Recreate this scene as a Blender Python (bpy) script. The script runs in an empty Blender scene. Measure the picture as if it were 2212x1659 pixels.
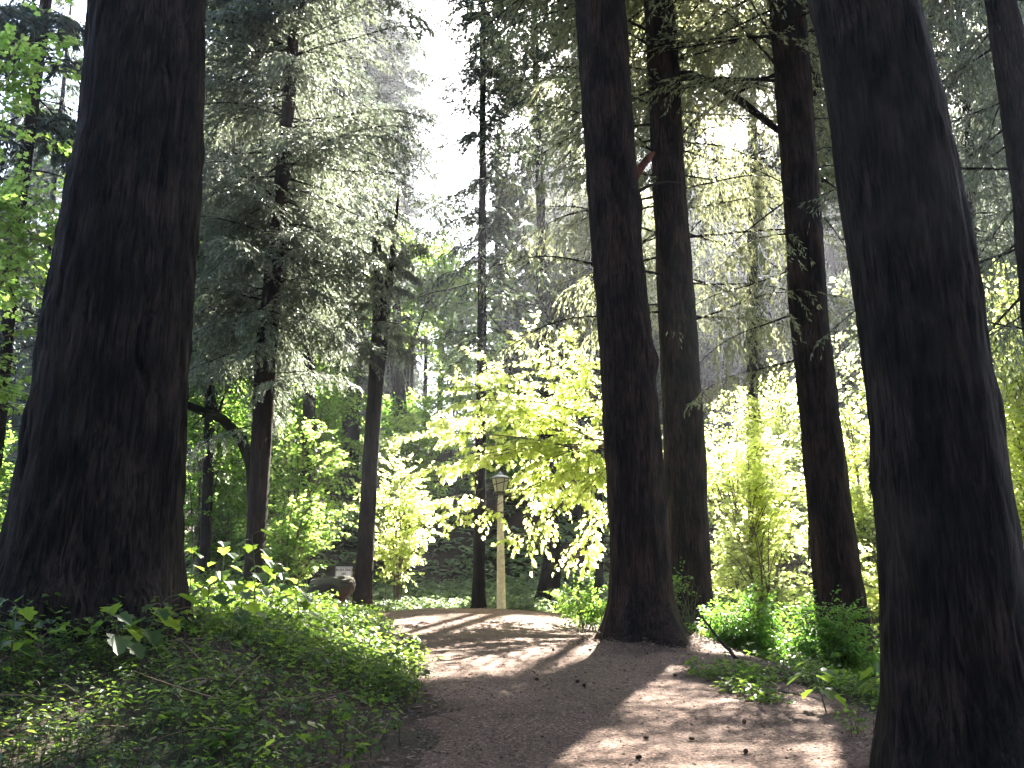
import bpy, math, random
import numpy as np
from mathutils import Vector

# ------------------------------------------------------------------ camera, sky, sun, exposure
S = bpy.context.scene
F, CX, CY, PITCH, EYE = 1900.0, 1106.0, 829.5, math.radians(13.5), 1.55   # pixel measures of a 2212 x 1659 view
cam_d = bpy.data.cameras.new("camera")
cam = bpy.data.objects.new("camera", cam_d)
S.collection.objects.link(cam)
cam.location = (0, 0, EYE)
cam.rotation_euler = (math.radians(90) + PITCH, 0, 0)
cam_d.sensor_width = 36
cam_d.lens = F / 2212 * 36
cam_d.clip_end = 2000
S.camera = cam

SUN_EL, SUN_AZ = math.radians(44), math.radians(18)          # azimuth from +Y towards +X
SUN = np.array([math.sin(SUN_AZ) * math.cos(SUN_EL), math.cos(SUN_AZ) * math.cos(SUN_EL), math.sin(SUN_EL)])
W = bpy.data.worlds.new("World"); S.world = W; W.use_nodes = True
sky = W.node_tree.nodes.new("ShaderNodeTexSky"); sky.sky_type = 'NISHITA'; sky.sun_disc = False
sky.sun_elevation = SUN_EL; sky.sun_rotation = SUN_AZ
sky.air_density = 1.0; sky.dust_density = 2.5; sky.ozone_density = 1.0
W.node_tree.links.new(sky.outputs[0], W.node_tree.nodes["Background"].inputs[0])
W.node_tree.nodes["Background"].inputs[1].default_value = 0.05
sun_d = bpy.data.lights.new("sun", 'SUN'); sun_d.energy = 5.0; sun_d.angle = math.radians(0.55); sun_d.color = (1, .95, .86)
sun = bpy.data.objects.new("sun", sun_d); S.collection.objects.link(sun)
sun.rotation_euler = Vector(SUN).to_track_quat('Z', 'Y').to_euler()
S.view_settings.view_transform = 'Standard'; S.view_settings.look = 'None'
S.view_settings.gamma = 1; S.view_settings.use_curve_mapping = False
S.view_settings.exposure = 4.0
S.cycles.max_bounces = 8; S.cycles.diffuse_bounces = 4; S.cycles.glossy_bounces = 2
S.cycles.transmission_bounces = 6; S.cycles.volume_bounces = 0
S.cycles.sample_clamp_indirect = 6
S.cycles.use_denoising = True

# ------------------------------------------------------------------ helpers
R = np.random.default_rng(7)
col = S.collection

def nrm(v):
    v = np.asarray(v, float)
    return v / np.maximum(np.linalg.norm(v, axis=-1, keepdims=True), 1e-9)

def smooth(a, b, x):
    t = np.clip((np.asarray(x, float) - a) / (b - a), 0, 1)
    return t * t * (3 - 2 * t)

def ray(x, y):
    dx, dz = (x - CX) / F, (CY - y) / F
    c, s = math.cos(PITCH), math.sin(PITCH)
    return np.array([dx, c - dz * s, s + dz * c])

def P(x, y, d):                     # the point seen at (x, y) that lies d metres north of the camera
    r = ray(x, y)
    return np.array([0, 0, EYE]) + r * (d / r[1])

def depth(p):
    return p[1] * math.cos(PITCH) + (p[2] - EYE) * math.sin(PITCH)

def hash3(i, j, k, seed):
    h = (i * 374761393 + j * 668265263 + k * 2147483647 + seed * 1274126177) & 0xFFFFFFFF
    h = ((h ^ (h >> 13)) * 1274126177) & 0xFFFFFFFF
    h = ((h ^ (h >> 16)) * 2246822519) & 0xFFFFFFFF
    return ((h ^ (h >> 15)) & 0xFFFF) / 65535.0

def noise(p, seed=0):
    p = np.asarray(p, float)
    i = np.floor(p).astype(np.int64); f = p - i; f = f * f * (3 - 2 * f)
    out = 0
    for a in (0, 1):
        for b in (0, 1):
            for c in (0, 1):
                w = (f[..., 0] if a else 1 - f[..., 0]) * (f[..., 1] if b else 1 - f[..., 1]) * (f[..., 2] if c else 1 - f[..., 2])
                out = out + w * hash3(i[..., 0] + a, i[..., 1] + b, i[..., 2] + c, seed)
    return out

def n2(x, y, sc, seed=0):
    x = np.asarray(x, float); y = np.asarray(y, float)
    return noise(np.stack([x * sc, y * sc, np.zeros_like(x) + .37], -1), seed)

class Acc:                          # gathers vertices and faces of ONE mesh object
    def __init__(s): s.v = []; s.f = []; s.m = []; s.n = 0
    def add(s, v, faces, mat=0):
        v = np.asarray(v, float).reshape(-1, 3)
        for f in faces:
            f = np.asarray(f, np.int64)
            if len(f):
                s.f.append(f + s.n); s.m.append(mat)
        s.v.append(v); s.n += len(v)
    def build(s, name, mats, parent=None, sm=False, me_only=False):
        me = bpy.data.meshes.new(name)
        if s.n:
            V = np.concatenate(s.v).astype(np.float32)
            me.vertices.add(len(V)); me.vertices.foreach_set("co", V.ravel())
            loops = np.concatenate([f.ravel() for f in s.f]).astype(np.int32)
            tot = np.concatenate([np.full(len(f), f.shape[1]) for f in s.f])
            start = np.concatenate([[0], np.cumsum(tot)[:-1]]).astype(np.int32)
            me.loops.add(len(loops)); me.loops.foreach_set("vertex_index", loops)
            me.polygons.add(len(tot)); me.polygons.foreach_set("loop_start", start)
            me.polygons.foreach_set("material_index", np.concatenate([np.full(len(f), m) for f, m in zip(s.f, s.m)]).astype(np.int32))
            me.polygons.foreach_set("use_smooth", np.full(len(tot), sm))
            me.update(calc_edges=True)
        for m in (mats if isinstance(mats, (list, tuple)) else [mats]): me.materials.append(m)
        o = bpy.data.objects.new(name, me); col.objects.link(o)
        if parent is not None: o.parent = parent
        return o

def thing(name, label, cat, loc, group=None):
    o = bpy.data.objects.new(name, None); col.objects.link(o)
    o.empty_display_size = .2; o.location = loc
    tag(o, label, cat, group)
    bpy.context.view_layer.update()
    return o

def tag(o, label=None, cat=None, group=None, kind=None):
    if label: o["label"] = label
    if cat: o["category"] = cat
    if group: o["group"] = group
    if kind: o["kind"] = kind
    return o

def local(acc, loc):                # world-space vertices -> local to a thing at loc
    acc.v = [v - np.asarray(loc) for v in acc.v]
    return acc

def tube(acc, pts, rad, seg=6, mat=0, cap=False):
    pts = np.asarray(pts, float); K = len(pts)
    rad = np.broadcast_to(np.asarray(rad, float), (K,))
    t = nrm(np.gradient(pts, axis=0))
    ref = np.where(np.abs(t[:, 2:3]) > .9, np.array([[1., 0, 0]]), np.array([[0, 0, 1.]]))
    u = nrm(np.cross(ref, t)); v = np.cross(t, u)
    a = np.linspace(0, 2 * math.pi, seg, endpoint=False)
    V = pts[:, None] + rad[:, None, None] * (np.cos(a)[None, :, None] * u[:, None] + np.sin(a)[None, :, None] * v[:, None])
    i = np.arange(K - 1)[:, None] * seg; j = np.arange(seg)[None]; k = (j + 1) % seg
    q = np.stack([i + j, i + k, i + seg + k, i + seg + j], -1).reshape(-1, 4)
    fs = [q]
    if cap: fs += [np.arange(seg)[None, ::-1], (np.arange(seg) + (K - 1) * seg)[None]]
    acc.add(V.reshape(-1, 3), fs, mat)

def bez(p0, p1, bend, n=8):
    t = np.linspace(0, 1, n)[:, None]
    return np.asarray(p0) * (1 - t) + np.asarray(p1) * t + np.asarray(bend) * (4 * t * (1 - t))

def box(acc, lo, hi, mat=0):
    x0, y0, z0 = lo; x1, y1, z1 = hi
    v = [(x0, y0, z0), (x1, y0, z0), (x1, y1, z0), (x0, y1, z0), (x0, y0, z1), (x1, y0, z1), (x1, y1, z1), (x0, y1, z1)]
    acc.add(v, [np.array([(0, 3, 2, 1), (4, 5, 6, 7), (0, 1, 5, 4), (1, 2, 6, 5), (2, 3, 7, 6), (3, 0, 4, 7)])], mat)

def frames(d, n):
    x = nrm(d); y = nrm(np.cross(n, x)); z = np.cross(x, y)
    return np.stack([x, y, z], -1)

def put(acc, tmpl, pos, d, n, size, wid=1.0, mat=0):
    """copies of a leaf template (verts, faces) at pos, pointing along d, facing n"""
    tv, tf = tmpl
    N = len(pos)
    if N == 0: return
    Fm = frames(d, n)
    size = np.broadcast_to(size, (N,)); wid = np.broadcast_to(wid, (N,))
    L = tv[None] * np.stack([size, size * wid, size], -1)[:, None, :]
    V = np.einsum('nij,nmj->nmi', Fm, L) + pos[:, None]
    off = (np.arange(N) * len(tv))[:, None, None]
    acc.add(V.reshape(-1, 3), [(f[None] + off).reshape(-1, f.shape[1]) for f in tf], mat)

def leaf_tmpl(half, fold=.15, droop=.18):
    """half outline from base (0,0) to tip (1,0) with y >= 0; mirrored and folded on the midrib"""
    h = np.array(half, float); m = len(h)
    mid = h[1:-1] * [1, -1]
    p = np.concatenate([h, mid])
    z = fold * np.abs(p[:, 1]) - droop * p[:, 0] ** 2
    v = np.column_stack([p, z])
    up = np.arange(m)[::-1]
    lo = np.concatenate([[0], np.arange(m, m + len(mid)), [m - 1]])
    return v, [up[None], lo[None]]
MAPLE = leaf_tmpl([(0, 0), (-.05, .22), (.08, .44), (.25, .28), (.58, .56), (.6, .27), (.78, .22), (1, 0)])
BERRY = leaf_tmpl([(0, 0), (-.14, .2), (-.02, .5), (.2, .46), (.3, .34), (.52, .55), (.66, .42), (.7, .26), (.86, .2), (1, 0)], .2, .32)
OVAL = leaf_tmpl([(0, 0), (.28, .26), (.62, .24), (1, 0)], .25, .2)
LANCE = leaf_tmpl([(0, 0), (.25, .13), (.6, .11), (1, 0)], .2, .3)
ROUGH = leaf_tmpl([(0, 0), (.3, .42), (.62, .3), (1, 0)], .3, .2)
BLADE = (np.array([(0, 0, 0), (.45, .5, 0), (1, 0, 0), (.45, -.5, 0)]), [np.array([[0, 3, 2, 1]])])

# ------------------------------------------------------------------ materials
def nodes(name):
    m = bpy.data.materials.new(name); m.use_nodes = True
    nt = m.node_tree; b = nt.nodes["Principled BSDF"]
    return m, nt, b

def N(nt, kind, **kw):
    n = nt.nodes.new(kind)
    for k, v in kw.items():
        if k in n.inputs: n.inputs[k].default_value = v
        else: setattr(n, k, v)
    return n

def ramp(nt, fac, stops):
    r = nt.nodes.new("ShaderNodeValToRGB")
    e = r.color_ramp.elements
    while len(e) < len(stops): e.new(.5)
    for q, (p, c) in zip(e, stops): q.position = p; q.color = (*c, 1)
    nt.links.new(fac, r.inputs[0])
    return r.outputs[0]

def leaf_mat(name, c1, c2, t1, t2, trans=.5, rough=.5, spec=.35):
    m, nt, b = nodes(name)
    g = nt.nodes.new("ShaderNodeNewGeometry")
    c = ramp(nt, g.outputs["Random Per Island"], [(0, c1), (1, c2)])
    t = ramp(nt, g.outputs["Random Per Island"], [(0, t1), (1, t2)])
    nt.links.new(c, b.inputs["Base Color"])
    b.inputs["Roughness"].default_value = rough; b.inputs["Specular IOR Level"].default_value = spec
    tr = nt.nodes.new("ShaderNodeBsdfTranslucent"); nt.links.new(t, tr.inputs[0])
    mx = nt.nodes.new("ShaderNodeMixShader"); mx.inputs[0].default_value = trans
    nt.links.new(b.outputs[0], mx.inputs[1]); nt.links.new(tr.outputs[0], mx.inputs[2])
    nt.links.new(mx.outputs[0], nt.nodes["Material Output"].inputs[0])
    return m

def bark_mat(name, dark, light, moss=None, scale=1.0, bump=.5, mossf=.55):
    m, nt, b = nodes(name)
    tc = nt.nodes.new("ShaderNodeTexCoord")
    mp = N(nt, "ShaderNodeMapping"); mp.inputs["Scale"].default_value = (13 * scale, 13 * scale, 1.1 * scale)
    nt.links.new(tc.outputs["Object"], mp.inputs[0])
    n1 = N(nt, "ShaderNodeTexNoise", Scale=2.6, Detail=8, Roughness=.7, Distortion=.8); nt.links.new(mp.outputs[0], n1.inputs[0])
    n2_ = N(nt, "ShaderNodeTexNoise", Scale=1.3, Detail=4); nt.links.new(tc.outputs["Object"], n2_.inputs[0])
    c = ramp(nt, n1.outputs[0], [(.36, dark), (.5, tuple(a * .6 + b_ * .4 for a, b_ in zip(dark, light))), (.66, light)])
    if moss:
        mf = ramp(nt, n2_.outputs[0], [(mossf, (0, 0, 0)), (mossf + .15, (.7, .7, .7))])
        mx = N(nt, "ShaderNodeMixRGB"); nt.links.new(mf, mx.inputs[0]); nt.links.new(c, mx.inputs[1]); mx.inputs[2].default_value = (*moss, 1)
        c = mx.outputs[0]
    pl_ = N(nt, "ShaderNodeTexNoise", Scale=2.4, Detail=3, Roughness=.6); mp2 = N(nt, "ShaderNodeMapping"); mp2.inputs["Scale"].default_value = (1.6, 1.6, .7)
    nt.links.new(tc.outputs["Object"], mp2.inputs[0]); nt.links.new(mp2.outputs[0], pl_.inputs[0])
    pr = ramp(nt, pl_.outputs[0], [(.36, (.5, .5, .52)), (.5, (.95, .92, .9)), (.64, (1.7, 1.55, 1.45))])
    mm = N(nt, "ShaderNodeMixRGB", blend_type='MULTIPLY'); mm.inputs[0].default_value = 1; nt.links.new(c, mm.inputs[1]); nt.links.new(pr, mm.inputs[2]); c = mm.outputs[0]
    nt.links.new(c, b.inputs["Base Color"])
    b.inputs["Roughness"].default_value = .95; b.inputs["Specular IOR Level"].default_value = .15
    bp = N(nt, "ShaderNodeBump", Strength=bump, Distance=.04); nt.links.new(n1.outputs[0], bp.inputs["Height"])
    nt.links.new(bp.outputs[0], b.inputs["Normal"])
    return m

M = {}
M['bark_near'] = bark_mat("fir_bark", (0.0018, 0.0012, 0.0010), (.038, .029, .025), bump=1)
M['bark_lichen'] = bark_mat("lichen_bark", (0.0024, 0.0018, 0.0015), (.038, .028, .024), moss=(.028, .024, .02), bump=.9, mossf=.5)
M['bark_red'] = bark_mat("red_fir_bark", (0.0024, 0.0015, 0.0010), (.046, .03, .023), moss=(0.0120, 0.0132, 0.0060), bump=.8, mossf=.6)
M['bark_far'] = bark_mat("grey_bark", (0.0072, 0.0060, 0.0054), (0.0300, 0.0240, 0.0216), bump=.5)
M['bark_moss'] = bark_mat("mossy_bark", (0.0084, 0.0072, 0.0060), (0.0300, 0.0240, 0.0204), moss=(0.0150, 0.0210, 0.0072), bump=.5, mossf=.42)
M['twig'] = bark_mat("twig_bark", (.06, .048, .038), (.2, .165, .135), scale=3, bump=.2)
M['red_wood'] = bark_mat("broken_red_wood", (.05, .016, .009), (.14, .05, .03), scale=2, bump=.3)
M['needle'] = leaf_mat("fir_needles", (.07, .095, .06), (.17, .2, .13), (.11, .13, .08), (.27, .3, .21), .48, .4, .5)
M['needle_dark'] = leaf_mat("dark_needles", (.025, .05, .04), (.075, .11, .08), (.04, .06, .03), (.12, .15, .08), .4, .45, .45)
M['needle_pale'] = leaf_mat("pale_needles", (.1, .12, .06), (.2, .22, .12), (.26, .28, .13), (.5, .52, .28), .56, .42, .45)
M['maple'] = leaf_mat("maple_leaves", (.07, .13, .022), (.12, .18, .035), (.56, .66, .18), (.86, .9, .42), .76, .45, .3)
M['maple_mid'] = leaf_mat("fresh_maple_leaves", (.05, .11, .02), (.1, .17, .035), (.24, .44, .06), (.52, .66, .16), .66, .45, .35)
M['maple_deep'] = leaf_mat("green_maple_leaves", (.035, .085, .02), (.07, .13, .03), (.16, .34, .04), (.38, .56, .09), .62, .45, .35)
M['shrub'] = leaf_mat("shrub_leaves", (.035, .095, .02), (.08, .15, .03), (.11, .3, .03), (.3, .5, .06), .52, .4, .4)
M['cover'] = leaf_mat("bramble_leaves", (.02, .045, .014), (.055, .085, .025), (.1, .22, .025), (.34, .48, .06), .5, .42, .35)
M['hill'] = leaf_mat("hill_leaves", (.06, .1, .05), (.16, .2, .12), (.16, .26, .08), (.42, .52, .22), .5, .45, .5)
M['berry'] = leaf_mat("thimbleberry_leaves", (.03, .065, .018), (.06, .1, .028), (.16, .3, .03), (.4, .52, .06), .5, .42, .35)
M['stem'] = leaf_mat("green_stems", (.05, .07, .025), (.09, .1, .04), (.05, .07, .02), (.05, .07, .02), .1)
M['fern'] = leaf_mat("fern_fronds", (.04, .08, .03), (.08, .13, .05), (.1, .18, .03), (.2, .3, .06), .4, .4, .4)
M['litter'] = leaf_mat("dry_litter", (.046, .03, .023), (.28, .19, .13), (.046, .03, .023), (.1, .06, .04), .1, .8, .2)

def ground_mat(name, a, b_, c_, green=None):
    m, nt, b = nodes(name)
    tc = nt.nodes.new("ShaderNodeTexCoord")
    n1 = N(nt, "ShaderNodeTexNoise", Scale=1.1, Detail=5, Roughness=.6); n2_ = N(nt, "ShaderNodeTexNoise", Scale=38, Detail=4, Roughness=.75)
    v = N(nt, "ShaderNodeTexVoronoi", Scale=46)
    for n in (n1, n2_, v): nt.links.new(tc.outputs["Object"], n.inputs[0])
    c0 = ramp(nt, n2_.outputs[0], [(.3, a), (.5, b_), (.68, c_)])
    big = ramp(nt, n1.outputs[0], [(.35, (.7, .68, .66)), (.65, (1.12, 1.1, 1.1))])
    mx = N(nt, "ShaderNodeMixRGB", blend_type='MULTIPLY'); mx.inputs[0].default_value = 1
    nt.links.new(c0, mx.inputs[1]); nt.links.new(big, mx.inputs[2])
    sp = ramp(nt, v.outputs["Color"], [(.0, (.45, .42, .4)), (.7, (1.0, 1, 1)), (1, (1.9, 1.8, 1.7))])
    mx2 = N(nt, "ShaderNodeMixRGB", blend_type='MULTIPLY'); mx2.inputs[0].default_value = 1
    nt.links.new(mx.outputs[0], mx2.inputs[1]); nt.links.new(sp, mx2.inputs[2])
    out = mx2.outputs[0]
    if green:
        n3 = N(nt, "ShaderNodeTexNoise", Scale=.5, Detail=6); nt.links.new(tc.outputs["Object"], n3.inputs[0])
        gf = ramp(nt, n3.outputs[0], [(.5, (0, 0, 0)), (.7, (.6, .6, .6))])
        mg = N(nt, "ShaderNodeMixRGB"); nt.links.new(gf, mg.inputs[0]); nt.links.new(out, mg.inputs[1]); mg.inputs[2].default_value = (*green, 1)
        out = mg.outputs[0]
    nt.links.new(out, b.inputs["Base Color"])
    b.inputs["Roughness"].default_value = .92; b.inputs["Specular IOR Level"].default_value = .2
    ad = N(nt, "ShaderNodeMath", operation='ADD'); nt.links.new(n2_.outputs[0], ad.inputs[0]); nt.links.new(v.outputs["Distance"], ad.inputs[1])
    bp = N(nt, "ShaderNodeBump", Strength=.55, Distance=.02); nt.links.new(ad.outputs[0], bp.inputs["Height"]); nt.links.new(bp.outputs[0], b.inputs["Normal"])
    return m
M['soil'] = ground_mat("forest_soil", (.025, .016, .011), (.055, .037, .026), (.1, .07, .05), (.025, .032, .014))
M['path'] = ground_mat("dirt_path", (.065, .04, .03), (.14, .088, .064), (.235, .16, .122))

def plain(name, c, rough=.6, metal=0, var=.15, scale=14, spec=.3):
    m, nt, b = nodes(name)
    tc = nt.nodes.new("ShaderNodeTexCoord"); n = N(nt, "ShaderNodeTexNoise", Scale=scale, Detail=5); nt.links.new(tc.outputs["Object"], n.inputs[0])
    cc = ramp(nt, n.outputs[0], [(.3, tuple(x * (1 - var) for x in c)), (.7, tuple(min(1, x * (1 + var)) for x in c))])
    nt.links.new(cc, b.inputs["Base Color"]); b.inputs["Roughness"].default_value = rough; b.inputs["Metallic"].default_value = metal
    b.inputs["Specular IOR Level"].default_value = spec
    bp = N(nt, "ShaderNodeBump", Strength=.15, Distance=.01); nt.links.new(n.outputs[0], bp.inputs["Height"]); nt.links.new(bp.outputs[0], b.inputs["Normal"])
    return m

# ------------------------------------------------------------------ terrain
YL = [-60, 0, 7, 8.5, 11.6, 15, 19, 22, 30]
XL = [-.9, -.9, -.72, -.78, -1.2, -2.0, -3.0, -5, -9]
YR = [-60, 0, 7, 8.5, 10, 11.6, 13, 15, 19, 22, 30]
XR = [2.6, 2.8, 3.1, 3.2, 3.0, 2.9, 2.6, 2.0, 1.2, 1.6, 4]
def path_l(y): return np.interp(y, YL, XL)
def path_r(y): return np.interp(y, YR, XR)
_yy = np.linspace(-80, 120, 2001)
_zz = np.interp(_yy, [-80, -20, 0, 8, 14, 17.5, 19.6, 21.5, 24, 27, 120], [-1.2, -.9, .02, .55, .93, 1.18, 1.28, 1.2, 1.02, 1.1, 1.1])
_zz = np.convolve(np.pad(_zz, 10, mode='edge'), np.ones(21) / 21, 'valid')
def H(x, y):
    x = np.asarray(x, float); y = np.asarray(y, float)
    z = np.interp(y, _yy, _zz)
    y0 = 27.5 - .12 * np.clip(-x - 6, 0, 40) + 2.2 * (n2(x, y * .3, .16, 3) - .5)
    z = z + 8.3 * smooth(0, 1, (y - y0) / 20.0)
    bump = smooth(2.5, 7, y) * (1 - smooth(13.5, 19.5, y))
    z = z + bump * (.5 * smooth(0, 1.7, path_l(y) - x) + .25 * smooth(1.2, 4, path_l(y) - x))
    z = z - (1 - smooth(19, 26, y)) * (.5 * smooth(0, 2.2, x - path_r(y)) + .05 * np.clip(x - path_r(y), 0, 8))
    z = z - .2 * smooth(-.6, 2.4, x) * smooth(13, 17, y) * (1 - smooth(21, 25, y)) - .1 * smooth(-1.6, -3.2, x) * smooth(15, 18, y) * (1 - smooth(21, 25, y))
    for bx, by, br, bh in [(1.95, 13, .95, .13), (3.4, 16, .8, .1), (6.0, 15, .7, .1), (-4.05, 8, 1.3, .12), (-1.05, 24.5, .45, .05), (1.1, 27, .6, .08)]:
        rr = np.hypot(x - bx, y - by); an = np.arctan2(y - by, x - bx)
        z = z + bh * np.exp(-(rr / (br * (1 + .22 * np.sin(3 * an + bx) + .15 * np.sin(5 * an + by)))) ** 4)
    edge = np.minimum(np.abs(x - path_l(y)), np.abs(x - path_r(y)))
    on = (x > path_l(y)) & (x < path_r(y)) & (y < 24)
    amp = np.where(on, .03, .03 + .09 * smooth(0, 1.5, edge))
    z = z + amp * (n2(x, y, 1.1, 5) - .5) + .35 * (n2(x, y, .21, 9) - .5) * np.where(on, .15, smooth(0, 4, edge))
    return z

def G(x, y):                        # ground point seen at pixel (x, y)
    r = ray(x, y); o = np.array([0, 0, EYE])
    t = np.arange(3, 120, .05)
    p = o + r * t[:, None]
    i = np.argmax(p[:, 2] < H(p[:, 0], p[:, 1]))
    q = p[i]; q[2] = float(H(q[0], q[1]))
    return q

def grid_mesh(name, xs, ys, zf, mat, extra=0.0):
    X, Y = np.meshgrid(xs, ys)
    V = np.stack([X, Y, zf(X, Y)], -1).reshape(-1, 3)
    nx, ny = len(xs), len(ys)
    i = (np.arange(ny - 1)[:, None] * nx + np.arange(nx - 1)[None])
    q = np.stack([i, i + 1, i + nx + 1, i + nx], -1).reshape(-1, 4)
    a = Acc(); a.add(V, [q]); return a.build(name, mat, sm=True)

xs = np.concatenate([np.linspace(-300, -40, 12)[:-1], np.linspace(-40, -9, 40)[:-1], np.linspace(-9, 9, 181)[:-1], np.linspace(9, 40, 40)[:-1], np.linspace(40, 300, 12)])
ys = np.concatenate([np.linspace(-300, -20, 12)[:-1], np.linspace(-20, 2, 20)[:-1], np.linspace(2, 26, 241)[:-1], np.linspace(26, 60, 90)[:-1], np.linspace(60, 320, 16)])
ground = grid_mesh("ground", xs, ys, H, M['soil']); tag(ground, kind='structure')
def path_z(X, Y):
    l, r = path_l(Y), path_r(Y)
    e = np.minimum(X - l, r - X) + .5 * (n2(X, Y, 2.1, 11) - .5) + .22 * (n2(X, Y, 6, 12) - .5)
    z = H(X, Y) + .02 * smooth(-.05, .25, e) - .5 * smooth(.1, -.35, e)
    return np.where(Y > 24.5, z - .3, z) + .012 * (n2(X, Y, 5, 13) - .5)
path = grid_mesh("path", np.linspace(-6, 6, 241), np.linspace(1, 25, 401), path_z, M['path']); tag(path, kind='structure')
def HP(x, y): return np.maximum(H(x, y), path_z(np.asarray(x, float), np.asarray(y, float)))

# ------------------------------------------------------------------ light wells: openings of the canopy through which the sun reaches a place
WELLS = []
def well(p, r): WELLS.append((np.asarray(p, float), r))
def keep(p, rng, tmin=2.5):
    k = np.ones(len(p), bool)
    if not WELLS: return k
    for c, r in WELLS:
        q = p - c
        t = q @ SUN
        d2 = (q * q).sum(1) - t * t
        rr = r * (.8 + .4 * rng.random(len(p)))
        k &= ~((t > tmin) & (d2 < rr * rr))
    return k
for px, py, r in [(1075, 1350, .5), (960, 1335, .5), (1000, 1385, .45), (900, 1350, .5), (1130, 1455, .28), (1105, 1500, .22),
                  (1405, 1455, .38), (1385, 1500, .36), (1450, 1490, .35), (1340, 1640, .5), (1230, 1650, .4), (1430, 1655, .45),
                  (1700, 1500, .25), (40, 1590, .3), (10, 1640, .3)]:
    well(G(px, py), r * 1.2)
for px, py, d, r in [(470, 1230, 11.5, 1.1), (560, 1240, 12, 1.0), (640, 1280, 13, 1.0), (560, 1330, 10.5, .6), (640, 1400, 10.5, .6), (760, 1340, 13, .7),
                     (1000, 1290, 26, 4), (880, 1300, 24.5, 3.6), (1130, 1290, 26, 4), (930, 1270, 29, 4), (1060, 1270, 29, 4), (1200, 1290, 27, 3), (440, 1180, 30, 1.1), (500, 1060, 36, 1.3), (980, 1050, 36, 1.3), (920, 1210, 30, .9), (1050, 1180, 31, 1.2), (1240, 1190, 31, 1.6), (1150, 1240, 29, 1.2), (800, 1200, 31, .9), (20, 1100, 33, 1.2), (465, 820, 28, 2.2), (560, 860, 33, 2.4), (690, 760, 33, 2.4), (720, 860, 39, 2.5), (900, 880, 42, 3), (880, 900, 32, 2), (1080, 870, 38, 2.5), (500, 1010, 29, 1.6), (680, 1240, 18, 1.0),
                     (1180, 880, 17.5, 2.8), (1040, 960, 17.2, 2.2), (1000, 1010, 17.5, 1.8), (1250, 1080, 17.5, 2.2), (1120, 1060, 18, 1.2),
                     (1590, 900, 22, 3.4), (1640, 1100, 20, 3.2), (1850, 900, 21, 3.2), (1700, 950, 29, 3.2), (1950, 850, 30, 3), (1560, 1220, 20, 2), (2190, 780, 17, 3), (2190, 1150, 16, 3),
                     (1600, 1300, 14, .8), (1085, 1150, 23.5, 1.6), (870, 1040, 21, 1.2), (700, 940, 22, 1.3), (640, 1120, 21, .9),
                     (1250, 1200, 33, 1.4), (930, 480, 41, 6), (700, 150, 20, 2), (690, 350, 20, 2), (720, 530, 20, 1.6), (1600, 1320, 13.6, 1.2), (1600, 450, 16, 1.2), (1560, 60, 19, 2.2), (1440, 60, 20, 2), (1150, 120, 26, 2), (1250, 250, 26, 2), (2080, 200, 23, 2.2)]:
    well(P(px, py, d), r)

# ------------------------------------------------------------------ trunks
def trunk_mesh(acc, cz, cx, cy, rr, zbase, ztop, seg, dz, amp, seed, zfine=14., flare=0., fl_k=5, burls=()):
    zs = [zbase - .5]
    while zs[-1] < ztop: zs.append(zs[-1] + (dz if zs[-1] < zfine else .6))
    zs = np.array(zs)
    X = np.interp(zs, cz, cx); Y = np.interp(zs, cz, cy); Rr = np.interp(zs, cz, rr)
    a = np.linspace(0, 2 * math.pi, seg, endpoint=False)
    A, Z = np.meshgrid(a, zs)
    Rg = Rr[:, None] + 0 * A
    ca, sa = np.cos(A), np.sin(A)
    R0 = float(np.median(Rr))
    q = np.stack([ca * R0, sa * R0, Z], -1)
    lo = noise(q * [1.6, 1.6, .5] + seed, seed) - .5
    w = noise(q * [5, 5, 1.6], seed + 5) - .5
    f = 5.5 if R0 > .3 else 8
    rid = 1 - np.abs(2 * noise(q * [f, f, .75] + np.stack([w, w, w * .5], -1) * 1.2, seed + 1) - 1)
    rid2 = 1 - np.abs(2 * noise(q * [f * 2.3, f * 2.3, 2.4] + np.stack([w, w, w], -1) * 1.5, seed + 2) - 1)
    fl = flare * np.exp(-np.clip(Z - zbase, -.3, None) / .33) * (.25 + 1.5 * noise(np.stack([ca * 1.9 + seed, sa * 1.9, Z * .12], -1), seed + 7) ** 1.5 + .3 * np.cos(fl_k * A + seed))
    Rg = Rg + .03 * R0 * lo + amp * 1.25 * (.6 - rid ** 1.5) + amp * .75 * (.5 - rid2) + amp * .5 * (noise(q * [22, 22, 7], seed + 3) - .5) + fl
    for (ba, bz, br, bh) in burls:
        da = np.angle(np.exp(1j * (A - ba))) * R0
        Rg = Rg + bh * np.exp(-(da ** 2 + (Z - bz) ** 2) / (2 * br * br))
    V = np.stack([X[:, None] + Rg * ca, Y[:, None] + Rg * sa, Z], -1)
    K = len(zs)
    i = np.arange(K - 1)[:, None] * seg; j = np.arange(seg)[None]; k = (j + 1) % seg
    acc.add(V.reshape(-1, 3), [np.stack([i + j, i + k, i + seg + k, i + seg + j], -1).reshape(-1, 4)])

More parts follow.
